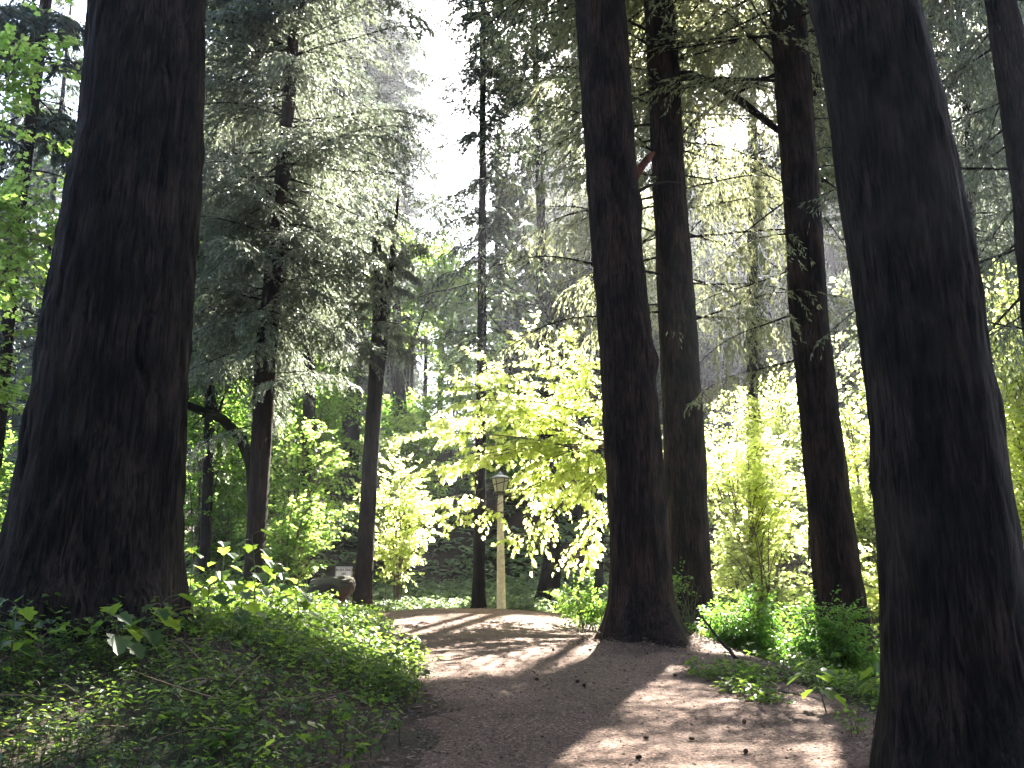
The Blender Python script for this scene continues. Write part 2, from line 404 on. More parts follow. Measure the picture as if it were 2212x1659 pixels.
def spec_axis(spec, d, height, taper=.012):
    """edges seen in the photograph [(y, left, right)] -> axis and radius of a trunk standing d metres away"""
    pts = []; rad = []
    for y, l, r in sorted(spec, reverse=True):
        p = P((l + r) / 2, y, d); pts.append(p); rad.append((r - l) / 2 / F * depth(p))
    pts = np.array(pts); rad = np.array(rad)
    k = min(3, len(pts) - 1)
    dirv = (pts[-1] - pts[-1 - k]) / (pts[-1, 2] - pts[-1 - k, 2]); dirv[0] = np.clip(dirv[0], -.05, .05)
    dz = height - pts[-1, 2]
    top = pts[-1] + dirv * dz
    b = (pts[0] - pts[1]) / (pts[0, 2] - pts[1, 2]) if len(pts) > 1 else np.array([0, 0, 1.])
    zb = float(H(pts[0, 0], d)) - .6
    if zb < pts[0, 2]:
        low = pts[0] + b * np.clip(zb - pts[0, 2], -6, 0) * np.array([.6, .6, 1]); low[2] = zb
        pts = np.vstack([low, pts]); rad = np.concatenate([[rad[0] * 1.03], rad])
    pts = np.vstack([pts, pts[-1] + dirv * dz * .5, top]); rad = np.concatenate([rad, [rad[-1] * .62, .03]])
    return pts, rad

# ------------------------------------------------------------------ conifer boughs
def bough(seed, hang=.5, n_step=22, blade=(.16, .05), reach=.34, dense=1.0):
    """a unit-length bough along +X: axis polylines and needle sprays"""
    g = np.random.default_rng(seed)
    t = np.linspace(0, 1, 14)
    ax = np.stack([t, .05 * np.sin(t * 3 + g.random() * 6) * t, .12 * t - .30 * t * t + .02 * np.sin(t * 7 + g.random() * 6)], -1)
    lines = [ax]; B = []; D = []; Nn = []; Ls = []
    for u in np.linspace(.14, 1.0, n_step):
        for sgn in (-1, 1):
            uu = np.clip(u + g.normal(0, .012), .08, 1)
            p0 = np.array([np.interp(uu, t, ax[:, k]) for k in range(3)])
            l = (reach * (1.02 - uu) ** .55 + .08) * g.uniform(.6, 1.15)
            an = math.radians(g.uniform(35, 65))
            d0 = np.array([math.cos(an), sgn * math.sin(an), g.normal(0, .15)])
            if uu > .97: d0 = np.array([1, sgn * .3, -.1])
            hg = hang * g.uniform(.5, 1.4)
            s = np.linspace(0, 1, 6)
            tw = p0 + d0 * (s * l)[:, None] * (1 - .35 * hg * s)[:, None] + np.array([0, 0, -1.]) * (hg * l * s ** 1.6)[:, None]
            if g.random() < .5: lines.append(tw[::2] if len(tw) > 4 else tw)
            nb = max(4, int(l / .021 * dense))
            ss = g.random(nb) ** .8
            q = np.stack([np.interp(ss, s, tw[:, k]) for k in range(3)], -1)
            tang = nrm(np.stack([np.interp(ss, s, np.gradient(tw[:, k])) for k in range(3)], -1))
            side = nrm(np.cross(tang, [0, 0, 1.])) * g.choice([-1, 1], nb)[:, None]
            dd = nrm(tang * g.uniform(.5, 1.1, (nb, 1)) + side * g.uniform(.1, .9, (nb, 1)) + np.array([0, 0, -1.]) * hg * g.uniform(0, .9, (nb, 1)) + g.normal(0, .15, (nb, 3)))
            B.append(q); D.append(dd); Nn.append(nrm(np.array([0, 0, 1.]) + g.normal(0, .55, (nb, 3)))); Ls.append(g.uniform(.6, 1.2, nb))
    return dict(lines=lines, B=np.concatenate(B), D=np.concatenate(D), N=np.concatenate(Nn), L=np.concatenate(Ls), blade=blade)

BOUGHS = {'flat': [bough(100 + i, .25) for i in range(4)],
          'hang': [bough(200 + i, .95, n_step=26, reach=.3, dense=1.7) for i in range(4)],
          'fine': [bough(300 + i, .55, n_step=30, dense=1.9) for i in range(4)],
          'thin': [bough(400 + i, .5, n_step=12, dense=.6) for i in range(4)]}

def rotz(a): c, s = math.cos(a), math.sin(a); return np.array([[c, -s, 0], [s, c, 0], [0, 0, 1.]])
def roty(a): c, s = math.cos(a), math.sin(a); return np.array([[c, 0, s], [0, 1, 0], [-s, 0, c]])
def rotx(a): c, s = math.cos(a), math.sin(a); return np.array([[1, 0, 0], [0, c, -s], [0, s, c]])

def place_bough(fol, wood, tm, p, az, pitch, L, rng, blade_m=(.2, .045), carve=True, lines=True, wood_r=.012):
    Rm = rotz(az) @ roty(-pitch) @ rotx(rng.normal(0, .2))
    flip = np.array([1, rng.choice([-1, 1]), 1.])
    f = lambda a: (a * flip) @ Rm.T
    B = f(tm['B']) * L + p
    k = keep(B, rng) if carve else np.ones(len(B), bool)
    if k.any():
        put(fol, BLADE, B[k], f(tm['D'])[k], f(tm['N'])[k], tm['L'][k] * blade_m[0], blade_m[1] / blade_m[0])
    if lines and k.mean() > .35:
        for i, ln in enumerate(tm['lines']):
            if i and (i % 2): continue
            q = f(ln) * L + p
            r0 = wood_r * (L / 3 + .3) * (1.6 if i == 0 else .45)
            tube(wood, q, np.linspace(r0, r0 * .25, len(q)), 5 if i == 0 else 3)

def conifer(name, label, d, spec, height, bark, seg=48, dz=.12, amp=.015, flare=.08, crown=(), needle='needle', group=None, burls=(), seed=1, zfine=14., extra=None, cat="tree"):
    rng = np.random.default_rng(seed)
    pts, rad = spec_axis(spec, d, height)
    gz = float(H(pts[0, 0], d)); base = np.array([float(np.interp(gz, pts[:, 2], pts[:, 0])), d, gz])
    o = thing(name, label, cat, base, group)
    a = Acc(); trunk_mesh(a, pts[:, 2], pts[:, 0], pts[:, 1], rad, gz, height, seg, dz, amp, seed, zfine, flare, burls=burls)
    local(a, base).build("trunk", M[bark], o, sm=True)
    fol, wood = Acc(), Acc()
    for c in crown:
        z0, z1, n, Lm, kind = c['z'][0], c['z'][1], c['n'], c['L'], c.get('kind', 'fine')
        for i in range(n):
            z = z0 + (z1 - z0) * ((i + rng.random()) / n)
            az = rng.uniform(*c['az']) if 'az' in c else rng.uniform(0, 2 * math.pi)
            L = Lm * (1 - c.get('taper', .75) * max(0, (z - z0) / max(1, height - z0))) * rng.uniform(.7, 1.15)
            p = np.array([np.interp(z, pts[:, 2], pts[:, 0]), np.interp(z, pts[:, 2], pts[:, 1]), z])
            place_bough(fol, wood, BOUGHS[kind][rng.integers(4)], p, az, math.radians(rng.uniform(*c.get('pitch', (-22, 12)))), L, rng,
                        c.get('blade', (.2, .045)), c.get('carve', True))
    if extra: extra(o, base, fol, wood, pts, rad, rng)
    if wood.n: local(wood, base).build("branches", M['bark_far'], o)
    if fol.n: local(fol, base).build("crown", M[needle], o)
    return o, pts, rad

D2 = math.radians
T1 = [(0, 205, 440), (300, 178, 432), (485, 142, 418), (619, 121, 412), (800, 95, 400), (1000, 62, 388), (1200, 25, 378), (1350, -8, 374), (1440, -30, 382)]
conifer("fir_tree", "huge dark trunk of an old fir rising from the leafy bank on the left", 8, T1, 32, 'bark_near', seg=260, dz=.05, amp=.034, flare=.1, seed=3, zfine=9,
        crown=[dict(z=(18, 31), n=40, L=5.0, blade=(.24, .07))])
def a_extra(o, base, fol, wood, pts, rad, rng):
    w = Acc(); q0 = P(1362, 398, 13.0); q1 = P(1412, 330, 13.6)
    tube(w, bez(q0, q1, (0, 0, .05)), np.array([.085, .08, .066, .07, .062, .06, .05, .03]), 9, cap=True)
    local(w, base).build("branch_stub", M['red_wood'], o); o.children[-1]["label"] = "short broken reddish limb"
    w = Acc(); tube(w, bez(P(1370, 420, 13.1), P(1470, 395, 14.), (0, 0, .1)), np.linspace(.03, .012, 8), 5); local(w, base).build("dead_branch", M['bark_far'], o)
T2 = [(0, 1243, 1350), (300, 1262, 1372), (560, 1280, 1390), (800, 1297, 1416), (1000, 1308, 1432), (1200, 1320, 1447), (1290, 1318, 1454), (1350, 1308, 1462), (1390, 1304, 1468)]
conifer("fir_tree", "tall straight dark fir whose flared foot stands on the right edge of the dirt path", 13, T2, 34, 'bark_red', seg=170, dz=.06, amp=.026, flare=.2, seed=4, zfine=13,
        crown=[dict(z=(18, 33), n=150, L=5.4, blade=(.3, .1), taper=.4)], burls=[(-.35, 5.0, .13, .07), (.1, 7.6, .16, .05), (3.6, 9.2, .2, .04)], extra=a_extra)
def b_extra(o, base, fol, wood, pts, rad, rng):
    w = Acc()
    q = np.array([P(1440, 165, 16), P(1490, 162, 15.9), P(1545, 182, 15.8), P(1605, 222, 15.7), P(1660, 265, 15.6), P(1700, 296, 15.6), P(1725, 330, 15.7)])
    tube(w, q, np.linspace(.105, .05, 7), 10); local(w, base).build("limb", M['bark_far'], o); o.children[-1]["label"] = "thick limb arching down to the right"
T3 = [(0, 1392, 1455), (200, 1400, 1470), (400, 1410, 1482), (700, 1422, 1503), (900, 1432, 1520), (1100, 1438, 1530), (1300, 1446, 1540)]
conifer("fir_tree", "reddish brown fir just behind the tree at the path edge, with an arching limb", 16, T3, 34, 'bark_red', seg=130, dz=.07, amp=.024, flare=.12, seed=5, zfine=14,
        crown=[dict(z=(6.5, 12.5), n=16, L=3.8, kind='hang', az=(D2(120), D2(215)), pitch=(-8, 18), carve=False, blade=(.1, .024)),
               dict(z=(6.2, 13), n=16, L=3.4, kind='hang', az=(D2(-40), D2(50)), pitch=(-8, 15), carve=False, blade=(.1, .024)),
               dict(z=(12.5, 17), n=22, L=4.4, kind='fine', blade=(.115, .028)), dict(z=(17, 33), n=160, L=5.4, blade=(.3, .1), taper=.3)], needle='needle_pale', extra=b_extra)
def c_extra(o, base, fol, wood, pts, rad, rng):
    for (a_, b_, r) in [((1745, 68), (1800, 82), .02), ((1755, 258), (1800, 256), .016), ((1765, 326), (1815, 328), .016), ((1770, 362), (1830, 372), .022), ((1775, 385), (1850, 440), .02),
                      ((1780, 470), (1850, 580), .016), ((1680, 145), (1560, 15), .03), ((1690, 120), (1580, -60), .03), ((1705, 430), (1560, 545), .018), ((1712, 560), (1640, 690), .018), ((1700, 400), (1590, 350), .014)]:
        w = Acc(); tube(w, bez(P(*a_, 15), P(*b_, 15.3 + rng.uniform(-.6, .6)), (0, 0, rng.uniform(-.05, .12))), np.linspace(r, r * .4, 8), 5)
        local(w, base).build('dead_branch', M['bark_far'], o)
T4 = [(0, 1662, 1735), (200, 1676, 1752), (400, 1690, 1768), (700, 1708, 1790), (900, 1730, 1812), (1100, 1745, 1838), (1300, 1762, 1868), (1440, 1768, 1886)]
conifer("fir_tree", "slimmer fir with bare dead twigs standing just left of the big right hand trunk", 15, T4, 32, 'bark_red', seg=120, dz=.07, amp=.022, flare=.1, seed=6, zfine=13,
        crown=[dict(z=(5.2, 8.5), n=4, L=2.6, kind='hang', az=(D2(150), D2(200)), pitch=(-35, -8), blade=(.11, .028)),
               dict(z=(11, 17), n=30, L=4.4, kind='fine', blade=(.115, .028)), dict(z=(17, 31), n=100, L=5.2, blade=(.3, .1), taper=.3)], needle='needle_pale', extra=c_extra)
T5 = [(0, 1752, 1972), (300, 1805, 2045), (600, 1852, 2100), (900, 1885, 2150), (1200, 1903, 2192), (1500, 1915, 2235), (1659, 1912, 2290)]
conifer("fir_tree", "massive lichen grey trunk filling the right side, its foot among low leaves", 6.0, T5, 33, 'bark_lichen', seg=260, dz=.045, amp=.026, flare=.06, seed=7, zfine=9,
        crown=[dict(z=(18, 32), n=40, L=5.0, blade=(.24, .07))])
T6 = [(0, 2130, 2190), (200, 2160, 2237), (400, 2188, 2268), (700, 2215, 2300)]
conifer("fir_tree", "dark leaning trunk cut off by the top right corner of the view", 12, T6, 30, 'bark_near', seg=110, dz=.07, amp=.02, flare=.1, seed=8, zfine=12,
        crown=[dict(z=(5.0, 10.5), n=13, L=3.0, kind='hang', az=(D2(70), D2(200)), carve=False, blade=(.1, .024)), dict(z=(10.5, 15), n=20, L=3.8, kind='fine', blade=(.11, .027)), dict(z=(15, 29), n=40, L=4.5, blade=(.24, .07))])
T7 = [(0, 88, 112), (252, 56, 80), (530, 15, 45), (763, 0, 25), (940, -18, 10)]
conifer("fir_tree", "slim leaning conifer at the far left edge wrapped in yellow green leaves", 20, T7, 27, 'bark_red', seg=44, dz=.14, amp=.01, seed=9,
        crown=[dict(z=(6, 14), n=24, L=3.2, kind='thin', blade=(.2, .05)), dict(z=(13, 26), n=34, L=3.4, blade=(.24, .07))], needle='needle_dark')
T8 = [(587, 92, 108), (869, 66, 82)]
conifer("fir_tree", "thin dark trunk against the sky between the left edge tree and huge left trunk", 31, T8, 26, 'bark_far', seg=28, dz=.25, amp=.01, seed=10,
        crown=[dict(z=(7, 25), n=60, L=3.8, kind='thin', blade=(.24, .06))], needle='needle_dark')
T9 = [(200, 612, 640), (500, 582, 616), (750, 553, 597), (1000, 541, 584), (1200, 530, 572)]
conifer("fir_tree", "conifer with grey green drooping boughs and a bare lower trunk behind the leafy bank", 21, T9, 29, 'bark_red', seg=64, dz=.1, amp=.014, seed=11,
        crown=[dict(z=(5.6, 8.2), n=9, L=2.3, kind='fine', blade=(.1, .024)),
               dict(z=(8, 11.5), n=56, L=2.9, kind='fine', blade=(.12, .034), taper=.1), dict(z=(11.5, 17.5), n=100, L=4.1, kind='fine', blade=(.12, .034), taper=.4), dict(z=(16, 28), n=50, L=4.0, blade=(.2, .055))])
T11 = [(0, 780, 806), (150, 770, 800), (400, 757, 793), (700, 748, 785), (880, 740, 778), (960, 736, 776)]
conifer("fir_tree", "tall dark fir rising from the hilltop behind the forked slim trunk", 38, T11, 34, 'bark_far', seg=44, dz=.2, amp=.02, seed=12, zfine=22,
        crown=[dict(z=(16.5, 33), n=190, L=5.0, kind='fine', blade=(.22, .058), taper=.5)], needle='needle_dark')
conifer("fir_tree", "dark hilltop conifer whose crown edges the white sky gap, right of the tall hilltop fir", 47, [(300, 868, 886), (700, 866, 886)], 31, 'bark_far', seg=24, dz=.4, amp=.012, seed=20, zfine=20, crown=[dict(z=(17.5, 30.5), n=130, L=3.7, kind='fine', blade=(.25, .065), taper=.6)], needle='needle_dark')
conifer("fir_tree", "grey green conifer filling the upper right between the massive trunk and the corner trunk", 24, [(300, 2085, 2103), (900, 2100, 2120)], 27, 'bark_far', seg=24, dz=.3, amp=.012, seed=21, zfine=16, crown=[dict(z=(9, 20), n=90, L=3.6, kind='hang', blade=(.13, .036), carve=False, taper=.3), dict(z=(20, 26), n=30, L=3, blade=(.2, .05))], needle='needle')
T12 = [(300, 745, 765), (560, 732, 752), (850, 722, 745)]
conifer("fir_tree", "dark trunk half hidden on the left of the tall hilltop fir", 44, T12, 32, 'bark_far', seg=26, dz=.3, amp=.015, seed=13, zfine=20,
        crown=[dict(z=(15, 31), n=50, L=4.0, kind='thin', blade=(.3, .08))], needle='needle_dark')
T13 = [(0, 1038, 1049), (200, 1036, 1049), (500, 1033, 1050), (800, 1030, 1052), (1100, 1024, 1049), (1250, 1021, 1047), (1310, 1019, 1048)]
conifer("fir_tree", "thin straight conifer standing left of the lamp post", 24.5, T13, 28, 'bark_far', seg=40, dz=.12, amp=.01, flare=.07, seed=14, zfine=16,
        crown=[dict(z=(8.2, 17), n=40, L=2.7, kind='thin', blade=(.17, .045), carve=False), dict(z=(15, 21), n=26, L=3.0, blade=(.16, .042)), dict(z=(22, 27.5), n=60, L=4.4, blade=(.28, .09), taper=.3)], needle='needle_dark')
T14 = [(450, 1158, 1178), (650, 1158, 1186), (900, 1166, 1196), (1080, 1172, 1206), (1150, 1176, 1208), (1200, 1174, 1211), (1245, 1167, 1212), (1280, 1160, 1207), (1305, 1155, 1204)]
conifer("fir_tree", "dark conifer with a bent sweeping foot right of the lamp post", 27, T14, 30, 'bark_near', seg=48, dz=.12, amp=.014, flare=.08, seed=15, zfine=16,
        crown=[dict(z=(6.8, 15), n=66, L=3.4, kind='fine', blade=(.2, .05)), dict(z=(14, 23), n=60, L=3.8, kind='fine', blade=(.16, .042)), dict(z=(24, 29.5), n=60, L=4.6, blade=(.28, .09), taper=.3)], needle='needle_dark')
T15 = [(450, 1275, 1290), (1100, 1285, 1302), (1280, 1284, 1304)]
conifer("fir_tree", "slim trunk peeping out behind the left side of the path edge fir", 28.5, T15, 27, 'bark_far', seg=32, dz=.2, amp=.01, seed=16,
        crown=[dict(z=(9, 26), n=70, L=3.6, kind='fine', blade=(.22, .055))], needle='needle_dark')
conifer("fir_tree", "dark conifer just right of the huge left trunk, its boughs filling the upper left", 27, [(600, 446, 466), (1000, 440, 462)], 27, 'bark_far', seg=30, dz=.25, amp=.012, seed=19, crown=[dict(z=(8.5, 26), n=130, L=3.9, kind='fine', blade=(.15, .042), taper=.5)], needle='needle_dark')
T16 = [(718, 657, 682), (900, 654, 681), (1130, 649, 680)]
conifer("fir_tree", "dark trunk between the bare conifer and forked slim tree, half hidden by maple leaves", 30, T16, 29, 'bark_near', seg=36, dz=.16, amp=.014, seed=17,
        crown=[dict(z=(10.5, 28), n=130, L=4.4, kind='fine', blade=(.17, .048))], needle='needle_dark')
for i, (px, d, zc, lb) in enumerate([(1462, 30, 11, "fir added for shade, hidden behind the arching limb fir, its dark boughs spreading left and right of it"), (1745, 21, 10.5, "fir added for shade behind the slimmer fir, its boughs filling the top between the right hand trunks"),  # hidden firs are added so that their crowns shade the path
        (1990, 27, 10, "fir added for shade, hidden behind the massive right trunk with boughs showing to its right"), (1345, 33, 13, "fir added for shade, hidden behind the path edge fir with boughs showing high on both sides"), (1440, 20.5, 11.5, "conifer added for shade right behind the arching limb fir, its boughs high above the path"), (1610, 36, 14, "dark conifer deep between the arching limb fir and the slimmer fir"), (1230, 37, 14, "conifer with dark boughs left of the path edge fir, above the bent foot tree")]):
    conifer("fir_tree", lb, d, [(0, px + 8, px + 24), (1200, px, px + 26)], 31, 'bark_near', seg=26, dz=.3, amp=.012, seed=140 + i, zfine=14,
            crown=[dict(z=(zc, 20), n=100, L=4.8, kind='fine', blade=(.13, .038), taper=.2), dict(z=(20, 30), n=160 if d < 22 else (90 if i < 5 else 8), L=4.6, kind='fine', blade=(.28, .09), taper=.3)], needle=['needle_pale', 'needle', 'needle_dark'][i % 3])
def farspec(x0, y0, x1, y1, w): return [(y0, x0 - w / 2, x0 + w / 2), (y1, x1 - w / 2, x1 + w / 2)]
FAR = [(448, 640, 440, 740, 15), (468, 600, 462, 760, 20), (502, 600, 494, 740, 16), (893, 620, 889, 830, 9), (921, 640, 918, 950, 9), (957, 600, 952, 810, 13),
       (1524, 520, 1520, 800, 22), (1560, 520, 1556, 780, 22), (1590, 560, 1586, 720, 13), (1078, 380, 1074, 760, 14), (30, 600, 24, 860, 16), (2090, 300, 2100, 900, 16)]
for i, (x0, y0, x1, y1, w) in enumerate(FAR):
    conifer("fir_tree", "distant thin dark trunk against the bright gaps at the top of the hill", 45 + (i * 3.7) % 9, farspec(x0, y0, x1, y1, w), 21 if 880 < x0 < 960 else 29 + (i * 2.3) % 6, 'bark_far',
            seg=18, dz=.5, amp=.012, seed=40 + i, zfine=16, crown=[dict(z=(15, 20.5), n=10, L=2, kind='thin', blade=(.24, .06))] if 880 < x0 < 960 else [dict(z=(15.5, 30), n=80, L=4.2, kind='fine', blade=(.24, .06))], needle='needle_dark', group="distant trunks at the top of the hill")
#FOLIAGE
# ------------------------------------------------------------------ broad-leaved trees and shrubs
def spray(seed, n=13, up=.6, spread=1.0):
    g = np.random.default_rng(seed)
    t = np.linspace(0, 1, 6)
    ax = np.stack([t, .06 * np.sin(4 * t + g.random() * 6), .1 * t - .25 * t * t], -1)
    u = np.linspace(.12, 1, n) ** .85
    p = np.stack([np.interp(u, t, ax[:, k]) for k in range(3)], -1)
    sg = np.where(np.arange(n) % 2, 1., -1.)[:, None]
    d = nrm(np.array([.7, 0, -.5]) + sg * np.array([0, .8, 0]) * spread + g.normal(0, .3, (n, 3)))
    d[-1] = nrm(np.array([1, 0, -.35]))
    p = p + d * .1 + g.normal(0, .02, (n, 3))
    nn = nrm(np.array([0, 0, 1.]) + g.normal(0, up, (n, 3)) + .35 * d)
    return ax, p, d, nn, g.uniform(.65, 1.15, n)
SPRAYS = [spray(500 + i, n) for i, n in enumerate([7, 9, 10, 10, 12, 9])]

def auto_limbs(base, c, rad, n, rng, r0=.03, low=.15):
    out = []
    for i in range(n):
        v = nrm(rng.normal(0, 1, 3)); v[2] = abs(v[2]) * 1.0 - low
        e = np.asarray(c) + v * np.asarray(rad) * rng.uniform(.75, 1.0)
        b0 = np.asarray(base) + np.append(rng.normal(0, .12, 2), 0)
        m = np.array([*(np.asarray(base)[:2] - e[:2]) * .14, abs(e[2] - base[2]) * .16])
        out.append((bez(b0, e, m, 9), r0 * rng.uniform(.6, 1.1), r0 * .22))
    return out

def leafy(name, label, cat, base, limbs, mat, leaf=MAPLE, size=(.09, .14), slen=.5, sub=5, subl=.32, gap=.28, gapn=0.0, seed=1, bark='bark_moss', wood='twig', trunk=None, group=None, start=.3, carve=False, subdir=(1, 1, .45), hang=0., extra=None, tsize=1.0, gaps=()):
    rng = np.random.default_rng(seed)
    base = np.asarray(base, float)
    o = thing(name, label, cat, base, group)
    if trunk is not None:
        for pts, r0, r1 in trunk:
            a = Acc(); pts = np.asarray(pts); zs = pts[:, 2]
            tube(a, pts, np.linspace(r0, r1, len(pts)), 12); local(a, base).build("trunk", M[bark], o, sm=True)
    wd = Acc(); Pp = []; Dd = []; Nn = []; Ss = []
    def do_spray(p, d):
        if gaps and any(np.linalg.norm(np.cross(p - [0, 0, EYE], r_)) < w_ for r_, w_ in gaps): return
        if gapn and noise(p[None] * .9, seed)[0] < gapn: return
        d = nrm(d); az = math.atan2(d[1], d[0]); pit = math.asin(np.clip(d[2], -.9, .9))
        Rm = rotz(az) @ roty(-pit) @ rotx(rng.normal(0, .3))
        ax, q, dd, nn, ll = SPRAYS[rng.integers(len(SPRAYS))]
        L = slen * rng.uniform(.6, 1.3)
        w = q @ Rm.T * L + p
        k = keep(w, rng, 4.) if carve else slice(None)
        Pp.append(w[k]); Dd.append((dd @ Rm.T + np.array([0, 0, -hang]))[k]); Nn.append((nn @ Rm.T)[k] + np.array([0, 0, .2])); Ss.append((ll * rng.uniform(*size))[k])
        tube(wd, ax @ Rm.T * L + p, np.linspace(.006, .002, 6) * tsize, 3)
    def walk(pts, r0, r1, lvl):
        pts = np.asarray(pts, float); seg = np.linalg.norm(np.diff(pts, axis=0), axis=1); s = np.concatenate([[0], np.cumsum(seg)]); T = s[-1]
        at = lambda u: np.array([np.interp(u * T, s, pts[:, k]) for k in range(3)])
        tube(wd, pts, np.linspace(r0, r1, len(pts)), 6 if lvl == 0 else 4)
        u = start if lvl == 0 else .2
        step = gap / T
        while u <= 1.0:
            p = at(u); tg = nrm(at(min(1, u + .05)) - at(max(0, u - .05)))
            do_spray(p, tg * .7 + rng.normal(0, .6, 3) * np.array(subdir))
            u += step * rng.uniform(.6, 1.4)
        do_spray(at(1.), nrm(at(1.) - at(.9)))
        if lvl == 0:
            for i in range(sub):
                u = start * .8 + (1 - start * .8) * (i + rng.random()) / sub
                p = at(u); tg = nrm(at(min(1, u + .05)) - at(max(0, u - .05)))
                d = nrm(tg * .7 + rng.normal(0, .75, 3) * np.array(subdir)); l = T * subl * rng.uniform(.6, 1.2) * (1.15 - .6 * u)
                r = max(.004, (r0 + (r1 - r0) * u) * .6)
                walk(bez(p, p + d * l + np.array([0, 0, -.12 * l]), np.array([0, 0, .06 * l]), 6), r, r * .35, 1)
    for pts, r0, r1 in limbs: walk(pts, r0, r1, 0)
    if extra: extra(o, base, wd)
    local(wd, base).build("branches", M[wood], o)
    f = Acc()
    if Pp:
        put(f, leaf, np.concatenate(Pp), np.concatenate(Dd), np.concatenate(Nn), np.concatenate(Ss))
        local(f, base).build("leaves", M[mat], o)
    return o

def pl(*a): return np.array([P(*q) for q in a])
def gp(px, py, d):                  # ground under a pixel column at distance d
    p = P(px, py, d); return np.array([p[0], p[1], float(H(p[0], p[1]))])

# the bright vine maple reaching out from behind the path edge fir
b = gp(1405, 1300, 17.6)
rng = np.random.default_rng(21)
def cm(ends, jig=.15):
    out = []
    for (x, y, d) in ends:
        s0 = P(1385 + rng.uniform(-10, 10), 1010 + rng.uniform(-60, 40), 17.6); e = P(x, y, d)
        out.append((bez(s0, e, (0, rng.uniform(-jig, jig), rng.uniform(.1, .35)), 12), .024, .006))
    return out
L = cm([(985, 815, 17), (1040, 770, 18), (890, 940, 16.8), (965, 905, 17.6), (1010, 1000, 17), (950, 1105, 17.4), (1060, 1100, 16.8), (1130, 1165, 17.5), (1120, 880, 18.2), (1100, 960, 17.4),
        (925, 1015, 17), (985, 1075, 17.5), (1010, 870, 16.6), (1150, 1010, 17), (1220, 1110, 16.8), (1250, 1200, 17.6), (1180, 830, 17.4), (1200, 1030, 17.2)])
L += [(bez(P(1385, 960, 17.6), P(x, y, d), (.1, 0, -.1), 10), .014, .004) for x, y, d in [(1140, 740, 17.4), (1190, 712, 17.8), (1240, 735, 17.2), (1285, 705, 17.6), (1280, 800, 17.3), (1250, 860, 17)]]
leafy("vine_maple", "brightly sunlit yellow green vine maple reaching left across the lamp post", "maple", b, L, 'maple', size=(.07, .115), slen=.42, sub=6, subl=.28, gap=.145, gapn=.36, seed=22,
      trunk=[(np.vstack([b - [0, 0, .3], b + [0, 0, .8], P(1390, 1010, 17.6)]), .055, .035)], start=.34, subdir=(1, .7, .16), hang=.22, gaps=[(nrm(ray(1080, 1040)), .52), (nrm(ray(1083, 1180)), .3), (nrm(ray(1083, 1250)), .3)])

# sunlit maples on the right
SG = [(nrm(ray(742, 1236)), .55), (nrm(ray(705, 1265)), .6)]
def bush(label, px, py, d, rw, rh, n, seed, mat='maple', size=(.07, .115), name="vine_maple", cat="maple", **kw):
    rng = np.random.default_rng(seed)
    c = P(px, py, d); s = depth(c) / F
    b = gp(px, py, d)
    b[0] += kw.pop('shift', 0)
    rad = np.array([rw * s, kw.pop('rd', .6 * rw * s), rh * s])
    rt = kw.pop('rt', .03)
    low = kw.pop('low', .35)
    if 'gaps' in kw: pass
    return leafy(name, label, cat, b, auto_limbs(b - [0, 0, .1], c, rad, n, rng, rt, low), mat, size=size, seed=seed, **kw)
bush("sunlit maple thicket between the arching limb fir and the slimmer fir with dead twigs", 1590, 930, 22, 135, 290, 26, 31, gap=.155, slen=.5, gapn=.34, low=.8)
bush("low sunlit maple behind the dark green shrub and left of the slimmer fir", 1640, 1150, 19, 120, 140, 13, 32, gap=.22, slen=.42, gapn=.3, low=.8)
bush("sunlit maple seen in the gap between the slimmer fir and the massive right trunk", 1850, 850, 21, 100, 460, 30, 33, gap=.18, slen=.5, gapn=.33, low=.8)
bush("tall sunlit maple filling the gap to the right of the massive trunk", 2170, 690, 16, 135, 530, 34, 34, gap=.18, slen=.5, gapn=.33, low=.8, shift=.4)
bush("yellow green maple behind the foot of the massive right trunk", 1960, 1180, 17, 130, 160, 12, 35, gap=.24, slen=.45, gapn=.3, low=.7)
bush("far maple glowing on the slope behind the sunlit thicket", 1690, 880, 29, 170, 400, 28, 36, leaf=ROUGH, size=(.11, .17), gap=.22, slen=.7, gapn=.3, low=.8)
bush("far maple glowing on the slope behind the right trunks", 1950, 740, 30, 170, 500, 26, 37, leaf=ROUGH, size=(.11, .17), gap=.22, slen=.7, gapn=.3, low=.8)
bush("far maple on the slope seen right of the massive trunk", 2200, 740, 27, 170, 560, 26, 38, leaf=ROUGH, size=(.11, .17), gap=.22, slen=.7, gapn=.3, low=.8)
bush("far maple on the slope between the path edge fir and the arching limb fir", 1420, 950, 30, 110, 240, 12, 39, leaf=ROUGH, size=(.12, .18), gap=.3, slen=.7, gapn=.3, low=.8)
# dark green shrub beside the path
bush("rounded dark green shrub with small leaves below the slimmer fir", 1610, 1360, 13.6, 120, 165, 44, 41, mat='shrub', leaf=OVAL, size=(.045, .075), name="shrub", cat="shrub", gap=.085, slen=.24, sub=6, subl=.3, gapn=.25, rt=.012, low=.5, wood='stem', tsize=.6, start=.25)
bush("dark green shrub in front of the foot of the slimmer fir with dead twigs", 1790, 1380, 12.6, 100, 160, 32, 42, mat='shrub', leaf=OVAL, size=(.045, .075), name="shrub", cat="shrub", gap=.09, slen=.24, sub=6, subl=.3, gapn=.25, rt=.012, low=.5, wood='stem', tsize=.6, start=.25)
bush("small shrub in front of the foot of the arching limb fir", 1490, 1285, 14.6, 55, 90, 12, 43, mat='shrub', leaf=OVAL, size=(.04, .06), name="shrub", cat="shrub", gap=.1, slen=.25, sub=5, subl=.3, gapn=.3, rt=.01, low=.4, wood='stem', tsize=.6)
